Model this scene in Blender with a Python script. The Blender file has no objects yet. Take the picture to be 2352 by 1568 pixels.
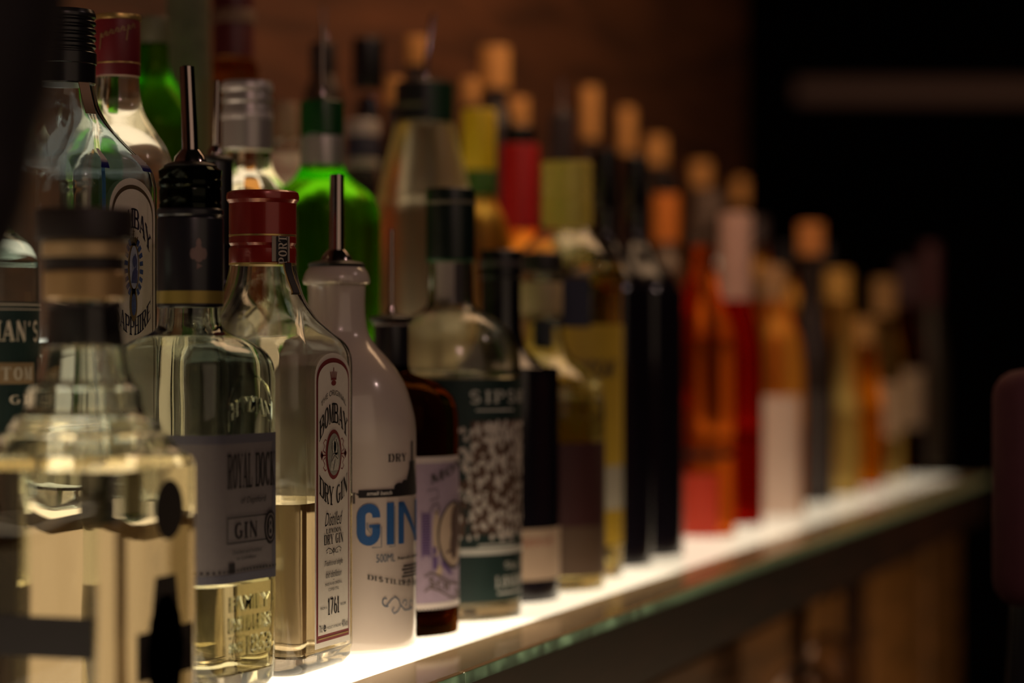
import bpy, bmesh, math, random
from mathutils import Vector, Matrix
random.seed(7)
C = bpy.context.scene.collection
sc = bpy.context.scene

# ------------------------------------------------------------------ camera, world, lights, exposure
# World frame: X runs along the back-bar shelf, -Y faces the bar, shelf top is z = 0. Camera stands at the origin side.
F = 5553.0; CX = 1176.0; CY = 784.0; HC = 0.2
TH = math.atan((3110 - CX) / F); CT, ST = math.cos(TH), math.sin(TH)
cam = bpy.data.cameras.new('camera'); co = bpy.data.objects.new('camera', cam); C.objects.link(co)
cam.sensor_width = 36; cam.lens = 36 * F / 2352; cam.clip_start = 0.02
co.location = (0, 0, HC); co.rotation_euler = (math.pi / 2, 0, math.atan2(ST, CT) - math.pi / 2)
cam.dof.use_dof = True; cam.dof.focus_distance = 1.455; cam.dof.aperture_fstop = 3.2; cam.dof.aperture_blades = 0
sc.camera = co
sc.view_settings.view_transform = 'Standard'; sc.view_settings.look = 'None'
sc.view_settings.gamma = 1; sc.view_settings.use_curve_mapping = False; sc.view_settings.exposure = 0.12
sc.cycles.max_bounces = 16; sc.cycles.transmission_bounces = 16; sc.cycles.transparent_max_bounces = 16
sc.cycles.glossy_bounces = 5; sc.cycles.diffuse_bounces = 3; sc.cycles.sample_clamp_indirect = 3.0
sc.cycles.use_denoising = True; sc.cycles.blur_glossy = 0.6
W = bpy.data.worlds.new('dark_room'); sc.world = W; W.use_nodes = True
W.node_tree.nodes['Background'].inputs[0].default_value = (1.0, 0.72, 0.6, 1)
W.node_tree.nodes['Background'].inputs[1].default_value = 0.006

def lamp(name, kind, loc, energy, color, size=0.1, target=None, spot=None):
    L = bpy.data.lights.new(name, kind); L.energy = energy; L.color = color
    if kind == 'AREA': L.size = size
    elif kind in ('POINT', 'SPOT'): L.shadow_soft_size = size
    if spot: L.spot_size = spot; L.spot_blend = 0.6
    o = bpy.data.objects.new(name, L); C.objects.link(o); o.location = loc
    if target is not None:
        o.rotation_euler = (Vector(target) - Vector(loc)).to_track_quat('-Z', 'Y').to_euler()
    return o
# pinkish ceiling spots over the guests' side of the bar: they give the paired pin highlights
lamp('ceiling_spot', 'SPOT', (-0.55, -0.95, 1.55), 6.0, (1.0, 0.60, 0.56), 0.0035, (1.6, 0.65, 0.1), 1.5)
lamp('ceiling_spot', 'SPOT', (-0.38, -1.10, 1.55), 6.0, (1.0, 0.60, 0.56), 0.0035, (1.6, 0.65, 0.1), 1.5)
lamp('ceiling_spot', 'SPOT', (1.9, -1.1, 1.5), 4.0, (1.0, 0.7, 0.62), 0.02, (2.2, 0.65, 0.1), 1.5)
# added warm soft fill for the room's ambient light, no fixture of its own
lamp('bar_room_fill', 'AREA', (0.1, -1.5, 1.2), 5.4, (1.0, 0.72, 0.50), 2.4, (1.6, 0.65, 0.1))
# warm wall washer above the back bar
lamp('wall_washer', 'AREA', (2.4, 0.62, 1.15), 6.2, (1.0, 0.6, 0.32), 0.9, (2.7, 0.98, 0.45))
# added warm light in front of the cabinet, brightens its doors
lamp('under_counter_fill', 'POINT', (3.0, 0.1, -0.55), 5.0, (1.0, 0.66, 0.36), 0.15)

# ------------------------------------------------------------------ helpers
def tag(o, label=None, cat=None, group=None, kind=None):
    if label: o['label'] = label
    if cat: o['category'] = cat
    if group: o['group'] = group
    if kind: o['kind'] = kind
    return o
def thing(name, label, cat, loc, rz=0, group=None):
    o = bpy.data.objects.new(name, None); C.objects.link(o); o.location = loc; o.rotation_euler = (0, 0, rz)
    o.empty_display_size = 0.02
    return tag(o, label, cat, group)
def link(name, me, m, parent=None, ang=40, smooth=True):
    if m is not None: me.materials.append(m)
    if smooth:
        me.polygons.foreach_set('use_smooth', [True] * len(me.polygons)); me.set_sharp_from_angle(angle=math.radians(ang))
    me.update()
    o = bpy.data.objects.new(name, me); C.objects.link(o)
    if parent is not None: o.parent = parent
    return o
def mesh(vs, fs, fix=True):
    me = bpy.data.meshes.new('m'); me.from_pydata([tuple(v) for v in vs], [], fs)
    if fix:
        b = bmesh.new(); b.from_mesh(me); bmesh.ops.recalc_face_normals(b, faces=b.faces); b.to_mesh(me); b.free()
    return me
class MB:
    def __init__(s): s.v = []; s.f = []
    def add(s, vs, fs):
        n = len(s.v); s.v += [tuple(v) for v in vs]; s.f += [tuple(i + n for i in f) for f in fs]; return s
    def box(s, x0, x1, y0, y1, z0, z1):
        return s.add([(x0,y0,z0),(x1,y0,z0),(x1,y1,z0),(x0,y1,z0),(x0,y0,z1),(x1,y0,z1),(x1,y1,z1),(x0,y1,z1)],
                     [(0,3,2,1),(4,5,6,7),(0,1,5,4),(1,2,6,5),(2,3,7,6),(3,0,4,7)])
    def tube(s, pts, r, n=12, r2=None):
        pts = [Vector(p) for p in pts]; vs = []; fs = []; m = len(pts)
        for i, p in enumerate(pts):
            d = (pts[min(i+1, m-1)] - pts[max(i-1, 0)]).normalized()
            a = d.orthogonal().normalized() if i == 0 else (pa - d * pa.dot(d)).normalized()
            pa = a; b = d.cross(a); rr = r if r2 is None else r + (r2 - r) * i / (m - 1)
            for k in range(n):
                t = 2 * math.pi * k / n; vs.append(p + a * math.cos(t) * rr + b * math.sin(t) * rr)
        for i in range(m - 1):
            for k in range(n): fs.append((i*n+k, i*n+(k+1)%n, (i+1)*n+(k+1)%n, (i+1)*n+k))
        fs.append(tuple(range(n))[::-1]); fs.append(tuple((m-1)*n+k for k in range(n)))
        return s.add(vs, fs)
    def build(s, name, m, parent=None, ang=40, smooth=True): return link(name, mesh(s.v, s.f), m, parent, ang, smooth)
def bevel(o, w, seg=2):
    b = o.modifiers.new('bevel', 'BEVEL'); b.width = w; b.segments = seg; b.limit_method = 'ANGLE'; return o

# ring based bodies: ring = (z, half size x, roundness 0..1, half size y or None)
NC = 11
def ring_pts(z, hx, k, hy=None, n=NC):
    hy = hx if hy is None else hy; rc = min(hx, hy) * max(0.04, min(1.0, k)); P = []
    for cxs, cys, a0 in ((1, -1, -90), (1, 1, 0), (-1, 1, 90), (-1, -1, 180)):
        for i in range(n + 1):
            a = math.radians(a0 + 90.0 * (i + .5) / (n + 1)) if k >= .999 else math.radians(a0 + 90.0 * i / n)
            P.append((cxs * (hx - rc) + rc * math.cos(a), cys * (hy - rc) + rc * math.sin(a), z))
    return P
def crom(R, n=5):
    out = []
    R = [(r[0], r[1], r[2], r[1] if len(r) < 4 or r[3] is None else r[3]) for r in R]
    for i in range(len(R) - 1):
        p0, p1, p2, p3 = R[max(i-1, 0)], R[i], R[i+1], R[min(i+2, len(R)-1)]
        for j in range(n):
            t = j / n
            out.append(tuple(0.5*((2*p1[q]) + (-p0[q]+p2[q])*t + (2*p0[q]-5*p1[q]+4*p2[q]-p3[q])*t*t + (-p0[q]+3*p1[q]-3*p2[q]+p3[q])*t**3) for q in range(4)))
    out.append(R[-1]); return out
def loft(R, cap0=True, cap1=True):
    vs = []; fs = []; n = 4 * (NC + 1)
    for r in R: vs += ring_pts(*r)
    for i in range(len(R) - 1):
        for k in range(n): fs.append((i*n+k, i*n+(k+1)%n, (i+1)*n+(k+1)%n, (i+1)*n+k))
    if cap0: fs.append(tuple(range(n))[::-1])
    if cap1: fs.append(tuple((len(R)-1)*n+k for k in range(n)))
    return vs, fs
def inset(R, th, floor):
    out = []; z0 = R[0][0] + floor
    for r in R:
        hx = r[1] - th; hy = (r[3] if len(r) > 3 and r[3] is not None else r[1]) - th
        out.append((r[0], max(hx, .004), r[2], max(hy, .004)))
    lo = [r for r in out if r[0] > z0 + .001]
    f = lo[0]
    return [(z0, f[1]*.82, f[2], f[3]*.82), (z0 + .0015, f[1]*.95, f[2], f[3]*.95)] + lo
def shell_mesh(R, th=.003, floor=.008):
    I = inset(R, th, floor); seq = list(R) + I[::-1]
    vs, fs = loft(seq, True, True); return mesh(vs, fs)
def cut_at(R, z):
    out = [r for r in R if r[0] < z]
    a = out[-1]; nx = [r for r in R if r[0] >= z]
    if nx:
        b = nx[0]; t = (z - a[0]) / max(1e-6, b[0] - a[0]); g = lambda r: r[3] if len(r) > 3 and r[3] is not None else r[1]
        out.append((z, a[1] + (b[1]-a[1])*t, a[2] + (b[2]-a[2])*t, g(a) + (g(b)-g(a))*t))
    return out
def lathe(pairs, name, m, parent, ang=35):
    vs, fs = loft([(z, r, 1.0) for r, z in pairs]); return link(name, mesh(vs, fs), m, parent, ang)

# ------------------------------------------------------------------ materials
def _nt(name):
    m = bpy.data.materials.new(name); m.use_nodes = True; nt = m.node_tree; nt.nodes.clear()
    return m, nt, nt.nodes.new('ShaderNodeOutputMaterial')
def srgb(r, g, b):
    return tuple(((c/255)/12.92 if c/255 <= .04045 else ((c/255+.055)/1.055)**2.4) for c in (r, g, b)) + (1,)
_M = {}
def mat(name, col, rough=.5, metal=0.0, spec=.5, var=.12, scale=60, bump=0.0, coat=0):
    if name in _M: return _M[name]
    m, nt, out = _nt(name); p = nt.nodes.new('ShaderNodeBsdfPrincipled'); nt.links.new(p.outputs[0], out.inputs[0])
    tc = nt.nodes.new('ShaderNodeTexCoord'); n = nt.nodes.new('ShaderNodeTexNoise'); n.inputs['Scale'].default_value = scale; n.inputs['Detail'].default_value = 3
    nt.links.new(tc.outputs['Object'], n.inputs['Vector'])
    mx = nt.nodes.new('ShaderNodeMix'); mx.data_type = 'RGBA'; mx.inputs[6].default_value = tuple(c*(1-var) for c in col[:3]) + (1,)
    mx.inputs[7].default_value = tuple(min(1, c*(1+var)) for c in col[:3]) + (1,)
    nt.links.new(n.outputs['Fac'], mx.inputs[0]); nt.links.new(mx.outputs[2], p.inputs['Base Color'])
    p.inputs['Roughness'].default_value = rough; p.inputs['Metallic'].default_value = metal; p.inputs['Specular IOR Level'].default_value = spec
    p.inputs['Coat Weight'].default_value = coat
    if bump:
        b = nt.nodes.new('ShaderNodeBump'); b.inputs['Strength'].default_value = bump; b.inputs['Distance'].default_value = .001
        nt.links.new(n.outputs['Fac'], b.inputs['Height']); nt.links.new(b.outputs[0], p.inputs['Normal'])
    _M[name] = m; return m
def glass(name, col, ior=1.5, rough=0.0, wave=0.0):
    if name in _M: return _M[name]
    m, nt, out = _nt(name); g = nt.nodes.new('ShaderNodeBsdfGlass'); g.inputs['Color'].default_value = tuple(col[:3]) + (1,)
    g.inputs['IOR'].default_value = ior; g.inputs['Roughness'].default_value = rough; nt.links.new(g.outputs[0], out.inputs[0])
    if wave:
        tc = nt.nodes.new('ShaderNodeTexCoord'); n = nt.nodes.new('ShaderNodeTexNoise'); n.inputs['Scale'].default_value = 22; n.inputs['Detail'].default_value = 1
        nt.links.new(tc.outputs['Object'], n.inputs['Vector']); b = nt.nodes.new('ShaderNodeBump'); b.inputs['Strength'].default_value = wave
        b.inputs['Distance'].default_value = .004; nt.links.new(n.outputs['Fac'], b.inputs['Height']); nt.links.new(b.outputs[0], g.inputs['Normal'])
    _M[name] = m; return m
def glow(name, col, strength):
    m, nt, out = _nt(name); e = nt.nodes.new('ShaderNodeEmission'); e.inputs[0].default_value = tuple(col[:3]) + (1,); e.inputs[1].default_value = strength
    nt.links.new(e.outputs[0], out.inputs[0]); return m
def sheet_glass(name, col, refl=1.0, rough=.05):
    m, nt, out = _nt(name); t = nt.nodes.new('ShaderNodeBsdfTransparent'); t.inputs[0].default_value = tuple(col[:3]) + (1,)
    g = nt.nodes.new('ShaderNodeBsdfGlossy'); g.inputs['Roughness'].default_value = rough
    fr = nt.nodes.new('ShaderNodeFresnel'); fr.inputs[0].default_value = 1.4; mu = nt.nodes.new('ShaderNodeMath'); mu.operation = 'MULTIPLY'; mu.inputs[1].default_value = refl
    nt.links.new(fr.outputs[0], mu.inputs[0]); mx = nt.nodes.new('ShaderNodeMixShader'); nt.links.new(mu.outputs[0], mx.inputs[0])
    nt.links.new(t.outputs[0], mx.inputs[1]); nt.links.new(g.outputs[0], mx.inputs[2]); nt.links.new(mx.outputs[0], out.inputs[0]); return m
def wood(name, c1, c2, scale=6, rough=.55):
    m, nt, out = _nt(name); p = nt.nodes.new('ShaderNodeBsdfPrincipled'); nt.links.new(p.outputs[0], out.inputs[0])
    tc = nt.nodes.new('ShaderNodeTexCoord'); mp = nt.nodes.new('ShaderNodeMapping'); mp.inputs['Scale'].default_value = (1, 1, 9)
    n = nt.nodes.new('ShaderNodeTexNoise'); n.inputs['Scale'].default_value = scale; n.inputs['Detail'].default_value = 6; n.inputs['Distortion'].default_value = .6
    cr = nt.nodes.new('ShaderNodeValToRGB'); cr.color_ramp.elements[0].color = c1; cr.color_ramp.elements[1].color = c2
    cr.color_ramp.elements[0].position = .35; cr.color_ramp.elements[1].position = .68
    for a, b in ((tc.outputs['Object'], mp.inputs[0]), (mp.outputs[0], n.inputs['Vector']), (n.outputs['Fac'], cr.inputs[0]), (cr.outputs[0], p.inputs['Base Color'])): nt.links.new(a, b)
    p.inputs['Roughness'].default_value = rough; return m
CLEAR = glass('clear_glass', (.975, .98, .96), 1.48, 0, .2)
CLEARG = glass('faint_green_glass', (.945, .97, .94), 1.48, 0, .25)
BLUEG = glass('pale_blue_glass', (.90, .95, .975), 1.46, 0.01, .2)
GIN = glass('clear_spirit', (.985, .965, .92), 1.33)
YELL = glass('straw_spirit', (.985, .925, .80), 1.33)
SOLID = glass('clear_filled_glass', (.95, .94, .87), 1.30, .02, .1)
GREENG = glass('green_glass', (.36, .80, .08), 1.33, .22, .3)
STRAW = glass('straw_filled_glass', (.97, .92, .76), 1.36, .30, .3)
AMBER = glass('amber_glass', (.50, .19, .03), 1.30, .02)
DAMBER = glass('dark_amber_glass', (.20, .075, .014), 1.35, .01)
WHISKY = glass('whisky_amber', (.97, .62, .24), 1.33, .35)
REDL = glass('red_liqueur', (.90, .10, .02), 1.25, .03)
ORANGE = glass('orange_liqueur', (.99, .50, .05), 1.33, .25)
GOLDG = glass('golden_spirit', (.99, .84, .46), 1.33, .38)
YELG = glass('yellow_liqueur', (.95, .75, .10), 1.25, .03)
BLACK = mat('black_plastic', (.008, .007, .009, 1), .28)
SATIN = mat('satin_black_metal', (.014, .013, .018, 1), .3, .0)
BROWNCAP = mat('dark_brown_stopper', (.018, .012, .011, 1), .5)
RUBBER = mat('black_rubber', (.01, .009, .009, 1), .45, bump=.3)
STEEL = mat('polished_steel', (.55, .45, .43, 1), .12, 1.0, var=.03)
SILVER = mat('silver_foil_cap', (.46, .42, .40, 1), .34, .55, var=.05)
REDCAP = mat('red_lacquered_metal', (.36, .022, .014, 1), .27, .15, var=.08, scale=25, coat=.4)
GOLD = mat('gold_trim', (.72, .50, .18, 1), .35, .8)
WHITE = mat('glazed_white_ceramic', (.70, .60, .52, 1), .2, 0, .5, .03, coat=1)
PAPER = mat('cream_paper', (.72, .67, .58, 1), .62, 0, .3, .05, 300, .15)
PAPERD = mat('grey_paper', (.155, .138, .138, 1), .6, 0, .3, .08, 260, .15)
LILAC = mat('lilac_paper', (.37, .285, .37, 1), .6, 0, .3, .1, 300)
GREENP = mat('dark_green_paper', (.012, .030, .026, 1), .5, 0, .4, .2, 120)
DKBLUE = mat('dark_navy_print', (.015, .018, .055, 1), .5)
INK = mat('black_ink', (.014, .012, .014, 1), .5)
INKRED = mat('maroon_ink', (.19, .018, .022, 1), .5)
INKBLUE = mat('blue_ink', (.035, .13, .36, 1), .45)
INKSTEEL = mat('steel_blue_ink', (.08, .13, .20, 1), .45)
INKPURP = mat('violet_ink', (.13, .08, .22, 1), .5)
CREAM = mat('cream_ink', (.62, .55, .43, 1), .6)
MAROON = mat('maroon_foil', (.10, .012, .015, 1), .45)
DKRED = mat('dark_red_paper', (.12, .015, .012, 1), .6)
BRIGHTRED = mat('bright_red_foil', (.52, .01, .012, 1), .45)
YELLOW = mat('yellow_foil', (.88, .62, .02, 1), .45)
YELGREEN = mat('yellow_green_foil', (.76, .62, .11, 1), .4, .1)
OLIVE = mat('olive_patterned_paper', (.10, .09, .055, 1), .7, var=.5, scale=90)
CORK = mat('cork', (.46, .27, .13, 1), .8, var=.25, scale=200)
ORCAP = mat('orange_foil', (.62, .18, .02, 1), .5)
PINKCAP = mat('rose_beige_foil', (.62, .40, .34, 1), .45, .2)
GREENCAP = mat('dark_green_foil', (.005, .014, .009, 1), .35)
BLACKG = mat('black_glazed_bottle', (.008, .006, .010, 1), .14, 0, .6, coat=.3)
TAN = mat('tan_paper', (.50, .36, .25, 1), .6)

# ------------------------------------------------------------------ lettering
# own slab-serif capitals drawn as strokes in a unit box: (points, width)
T_, H_ = .25, .075
def _arc(cx, cy, rx, ry, a0, a1, n=14): return [(cx + rx*math.cos(math.radians(a0+(a1-a0)*i/n)), cy + ry*math.sin(math.radians(a0+(a1-a0)*i/n))) for i in range(n+1)]
def _st(x, a=0, b=1, sa=True, sb=True, w=T_):
    L = [([(x, a), (x, b)], w)]
    if sa: L.append(([(x-w*.95, a+H_/2), (x+w*.95, a+H_/2)], H_))
    if sb: L.append(([(x-w*.95, b-H_/2), (x+w*.95, b-H_/2)], H_))
    return L
def _bowl(x, y0, y1, xr): 
    ym = (y0+y1)/2; ry = (y1-y0)/2 - H_/2
    return [([(x, y1-H_/2), (xr-.3, y1-H_/2)], H_), (_arc(xr-.3, ym, .3-.02, ry, 90, -90), 'v'), ([(xr-.3, y0+H_/2), (x, y0+H_/2)], H_)]
SER = {
 'B': _st(.22) + _bowl(.22, .5, 1, .84) + _bowl(.22, 0, .54, .92),
 'O': [(_arc(.5, .5, .34, .46, 0, 360, 28), 'v')],
 'M': _st(.14, w=.1) + _st(.86, w=.24) + [([(.14, 1), (.48, .05)], .2), ([(.48, .05), (.82, 1)], .08)],
 'A': [([(.12, 0), (.5, 1)], .09), ([(.5, 1), (.86, 0)], .25), ([(.25, .32), (.72, .32)], H_), ([(0, H_/2), (.28, H_/2)], H_), ([(.62, H_/2), (1.04, H_/2)], H_)],
 'Y': [([(.1, 1), (.5, .45)], .24), ([(.92, 1), (.5, .45)], .09), ([(.5, .5), (.5, 0)], T_), ([(.28, H_/2), (.74, H_/2)], H_), ([(-.04, 1-H_/2), (.34, 1-H_/2)], H_), ([(.74, 1-H_/2), (1.04, 1-H_/2)], H_)],
 'D': _st(.22) + _bowl(.22, 0, 1, .94),
 'R': _st(.22) + _bowl(.22, .47, 1, .86) + [([(.55, .5), (.84, 0)], .22), ([(.68, H_/2), (1.0, H_/2)], H_)],
 'G': [(_arc(.52, .5, .36, .46, 50, 330, 22), 'v'), ([(.82, .45), (.82, .1)], .2), ([(.55, .45), (1, .45)], H_)],
 'I': _st(.5), 'N': _st(.16, w=.09) + [([(.16, 1), (.84, 0)], .24)] + _st(.84, sa=False, w=.09),
 'T': _st(.5, sb=False) + [([(.06, .96), (.94, .96)], H_), ([(.08, 1), (.08, .74)], H_), ([(.92, 1), (.92, .74)], H_)],
 'H': _st(.2) + _st(.8) + [([(.2, .5), (.8, .5)], H_)],
 'E': _st(.26) + [([(.26, .96), (.88, .96)], H_), ([(.26, .5), (.72, .5)], H_), ([(.26, .04), (.9, .04)], H_), ([(.86, 1), (.86, .76)], H_), ([(.88, 0), (.88, .26)], H_)],
 'L': _st(.28) + [([(.28, .04), (.9, .04)], H_), ([(.88, 0), (.88, .3)], H_)],
 'S': [(_arc(.5, .73, .3, .23, 30, 250, 14) + _arc(.5, .27, .32, .23, 70, -150, 14), .17)],
 'P': _st(.22) + _bowl(.22, .42, 1, .88), 'K': _st(.22) + [([(.85, 1), (.3, .42)], .09), ([(.42, .55), (.86, 0)], .22), ([(.66, H_/2), (1.02, H_/2)], H_), ([(.7, 1-H_/2), (1, 1-H_/2)], H_)],
 'C': [(_arc(.52, .5, .36, .46, 45, 315, 22), 'v'), ([(.82, 1), (.82, .7)], H_)],
 'F': _st(.26) + [([(.26, .96), (.88, .96)], H_), ([(.26, .5), (.7, .5)], H_), ([(.86, 1), (.86, .76)], H_)],
 '1': _st(.5, sb=False) + [([(.5, .97), (.22, .78)], .09)], '7': [([(.1, .95), (.9, .95)], .11), ([(.86, .98), (.42, 0)], .2)],
 '6': [(_arc(.5, .3, .32, .26, 0, 360, 20), 'v'), (_arc(.62, .4, .44, .56, 100, 200, 10), .16)],
 '8': [(_arc(.5, .74, .27, .21, 0, 360, 18), .15), (_arc(.5, .27, .33, .24, 0, 360, 18), .17)],
 '3': [(_arc(.45, .74, .3, .22, 140, -90, 12), .15), (_arc(.45, .27, .34, .24, 90, -140, 12), .17)],
 '.': [([(.4, .07), (.6, .07)], .16)], "'": [([(.5, 1), (.45, .75)], .16)], '-': [([(.2, .5), (.8, .5)], .12)],
}
def stroke(pts, w):
    vs = []; n = len(pts)
    for i, p in enumerate(pts):
        a = pts[max(i-1, 0)]; b = pts[min(i+1, n-1)]
        if n > 3 and abs(pts[0][0]-pts[-1][0]) < 1e-6 and abs(pts[0][1]-pts[-1][1]) < 1e-6 and i in (0, n-1): a, b = pts[-2], pts[1]
        dx, dy = b[0]-a[0], b[1]-a[1]; L = math.hypot(dx, dy) or 1; nx, ny = -dy/L, dx/L
        ww = (H_ + (T_*1.05 - H_) * abs(nx)**1.3) if w == 'v' else w
        vs += [(p[0]+nx*ww/2, p[1]+ny*ww/2), (p[0]-nx*ww/2, p[1]-ny*ww/2)]
    return vs, [(2*i, 2*i+1, 2*i+3, 2*i+2) for i in range(n-1)]
class Art:
    """flat artwork (u, v in metres) that is then wrapped on a surface"""
    def __init__(s): s.v = []; s.f = []
    def add(s, vs, fs, fn=None):
        n = len(s.v); s.v += [fn(*v) if fn else tuple(v) for v in vs]; s.f += [tuple(i+n for i in f) for f in fs]; return s
    def line(s, pts, w): vs, fs = stroke(pts, w); return s.add(vs, fs)
    def rect(s, x0, x1, y0, y1, n=1):
        for i in range(n):
            a = x0+(x1-x0)*i/n; b = x0+(x1-x0)*(i+1)/n; s.add([(a,y0),(b,y0),(b,y1),(a,y1)], [(0,1,2,3)])
        return s
    def frame(s, x0, x1, y0, y1, w, n=8): s.rect(x0, x1, y0, y0+w, n); s.rect(x0, x1, y1-w, y1, n); s.rect(x0, x0+w, y0, y1); return s.rect(x1-w, x1, y0, y1)
    def disc(s, cx, cy, rx, ry, n=32): return s.add([(cx, cy)] + [(cx+rx*math.cos(2*math.pi*i/n), cy+ry*math.sin(2*math.pi*i/n)) for i in range(n)], [(0, i+1, (i+1) % n+1) for i in range(n)])
    def ringline(s, cx, cy, rx, ry, w, n=36): return s.line([(cx+rx*math.cos(2*math.pi*i/n), cy+ry*math.sin(2*math.pi*i/n)) for i in range(n+1)], w)
    def serif(s, txt, x0, x1, y0, y1, fn=None, gap=.12):
        n = len(txt); tot = sum(.5 if c in " '.I1" else 1 for c in txt) + gap*(n-1); u = (x1-x0)/tot; x = x0
        for c in txt:
            cw = .5 if c in " '.I1" else 1
            for pts, w in SER.get(c, []):
                vs, fs = stroke(pts, w)
                off = .25 if cw == .5 else 0
                g = lambda a, b, x=x, off=off: ((x + (a-off)*u), y0 + b*(y1-y0))
                s.add(vs, fs, (lambda a, b, g=g: fn(*g(a, b))) if fn else g)
            x += (cw + gap)*u
        return s
    def sans(s, txt, x0, x1, y0, y1, shear=0, fn=None, bold=0.0):
        vs, fs = text_mesh(txt, bold); xs = [v[0] for v in vs]; ys = [v[1] for v in vs]; a, b = min(xs), max(xs); c, d = min(ys), max(ys)
        def g(x, y):
            q = (x0 + (x-a)/(b-a)*(x1-x0), y0 + (y-c)/(d-c)*(y1-y0)); q = (q[0] + shear*(q[1]-y0), q[1]); return fn(*q) if fn else q
        return s.add(vs, fs, g)
    def wrap(s, name, m, parent, fn, cut=None):
        vs = [(v[0], v[1], 0) for v in s.v]; me = bpy.data.meshes.new('art'); me.from_pydata(vs, [], s.f)
        if cut:
            b = bmesh.new(); b.from_mesh(me); x0 = min(v[0] for v in vs); x1 = max(v[0] for v in vs); k = x0 + cut
            while k < x1:
                bmesh.ops.bisect_plane(b, geom=b.verts[:]+b.edges[:]+b.faces[:], plane_co=(k, 0, 0), plane_no=(1, 0, 0)); k += cut
            b.to_mesh(me); b.free()
        for v in me.vertices: v.co = fn(v.co.x, v.co.y)
        return link(name, me, m, parent, smooth=False)
_T = {}
def text_mesh(txt, bold=0.0):
    if (txt, bold) in _T: return _T[(txt, bold)]
    cu = bpy.data.curves.new('t', 'FONT'); cu.body = txt; cu.size = 1; cu.resolution_u = 3; cu.offset = bold
    o = bpy.data.objects.new('t', cu); C.objects.link(o); dg = bpy.context.evaluated_depsgraph_get()
    me = o.evaluated_get(dg).to_mesh(); r = ([(v.co.x, v.co.y) for v in me.vertices], [tuple(p.vertices) for p in me.polygons])
    o.evaluated_get(dg).to_mesh_clear(); bpy.data.objects.remove(o); bpy.data.curves.remove(cu); _T[(txt, bold)] = r; return r
def on_round(r, phi0=0.0, off=.0003): return lambda u, v: ((r+off)*math.sin(phi0+u/r), -(r+off)*math.cos(phi0+u/r), v)
def on_front(h, off=.0003): return lambda u, v: (u, -h-off, v)
def on_side(h, off=.0003): return lambda u, v: (-h-off, -u, v)

# ------------------------------------------------------------------ image -> shelf helpers (measuring only)
def depth_at(px, u): return u / (ST_ - CT_*(px-CX)/F)
CT_, ST_ = CT, ST
def spot(px, u):
    Y = depth_at(px, u); X = (px-CX)/F*Y; return ST_*X + CT_*Y, Y
def zz(y, Y): return HC + (CY-y)*Y/F

# ================================================================== THE SETTING
FLOOR_Z = -1.12
wallw = wood('brown_wood_wall', srgb(70, 42, 27), srgb(112, 68, 42), 3, .6)
darkw = wood('dark_stained_wood', srgb(38, 24, 18), srgb(62, 36, 25), 8, .5)
tanw = wood('tan_wood', srgb(120, 86, 48), srgb(160, 112, 62), 5, .5)
dark = mat('near_black_paint', (.010, .008, .009, 1), .8, 0, .2)
flr = mat('dark_floor', (.02, .014, .012, 1), .5)
def struct(name, mb, m, **k): return tag(mb.build(name, m, smooth=False), kind='structure')
struct('floor', MB().box(-3, 10, -6, 6, FLOOR_Z-.05, FLOOR_Z), flr)
struct('ceiling', MB().box(-3, 10, -6, 6, 1.75, 1.8), dark)
struct('wall_back', MB().box(-1.5, 4.05, .985, 1.05, FLOOR_Z, 1.75), wallw)
struct('wall_far', MB().box(9.9, 10, -6, 6, FLOOR_Z, 1.75), dark)
struct('wall_side', MB().box(4.05, 10, 5.9, 6, FLOOR_Z, 1.75), dark)
struct('wall_near', MB().box(-3, -2.9, -6, 6, FLOOR_Z, 1.75), dark)
struct('wall_front', MB().box(-3, 10, -6, -5.9, FLOOR_Z, 1.75), dark)
# dim pale rail crossing the dark room beyond the bar
beam = MB(); p = [(7.2, 1.6, .955), (8.6, -2.6, .935)]
beam.tube(p, .045, 4); tag(beam.build('trim_1', mat('pale_rail', (.80, .52, .46, 1), .6), smooth=False), kind='structure')

# ------------------------------------------------------------------ the back-bar: tiered, lit from inside
EDGE = .509; LIT = .556; END = 3.62; BEG = .35
T2, T3 = .692, .812
bb = thing('lit_shelf', 'long lit white front shelf with a green glass edge and dark wooden fascia', 'bar shelf', (0, 0, 0))
MB().box(BEG, END, EDGE+.006, EDGE+.010, -.062, -.0080).box(BEG, END, EDGE+.010, T2-.001, -.062, -.045).build('fascia', darkw, bb, smooth=False)
def translucent(name, col, diff, f=.5, var=0):
    m, nt, out = _nt(name); t = nt.nodes.new('ShaderNodeBsdfTranslucent'); t.inputs[0].default_value = tuple(col[:3]) + (1,)
    d = nt.nodes.new('ShaderNodeBsdfDiffuse'); d.inputs[0].default_value = tuple(diff[:3]) + (1,); mx = nt.nodes.new('ShaderNodeMixShader'); mx.inputs[0].default_value = f
    if var:
        tc = nt.nodes.new('ShaderNodeTexCoord'); n = nt.nodes.new('ShaderNodeTexNoise'); n.inputs['Scale'].default_value = 45; n.inputs['Detail'].default_value = 3
        nt.links.new(tc.outputs['Object'], n.inputs['Vector']); cr = nt.nodes.new('ShaderNodeMapRange'); cr.inputs[1].default_value = .35; cr.inputs[2].default_value = .65; cr.inputs[3].default_value = max(0, f-var); cr.inputs[4].default_value = min(1, f+var)
        nt.links.new(n.outputs['Fac'], cr.inputs[0]); nt.links.new(cr.outputs[0], mx.inputs[0])
    nt.links.new(t.outputs[0], mx.inputs[1]); nt.links.new(d.outputs[0], mx.inputs[2]); nt.links.new(mx.outputs[0], out.inputs[0]); return m
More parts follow.
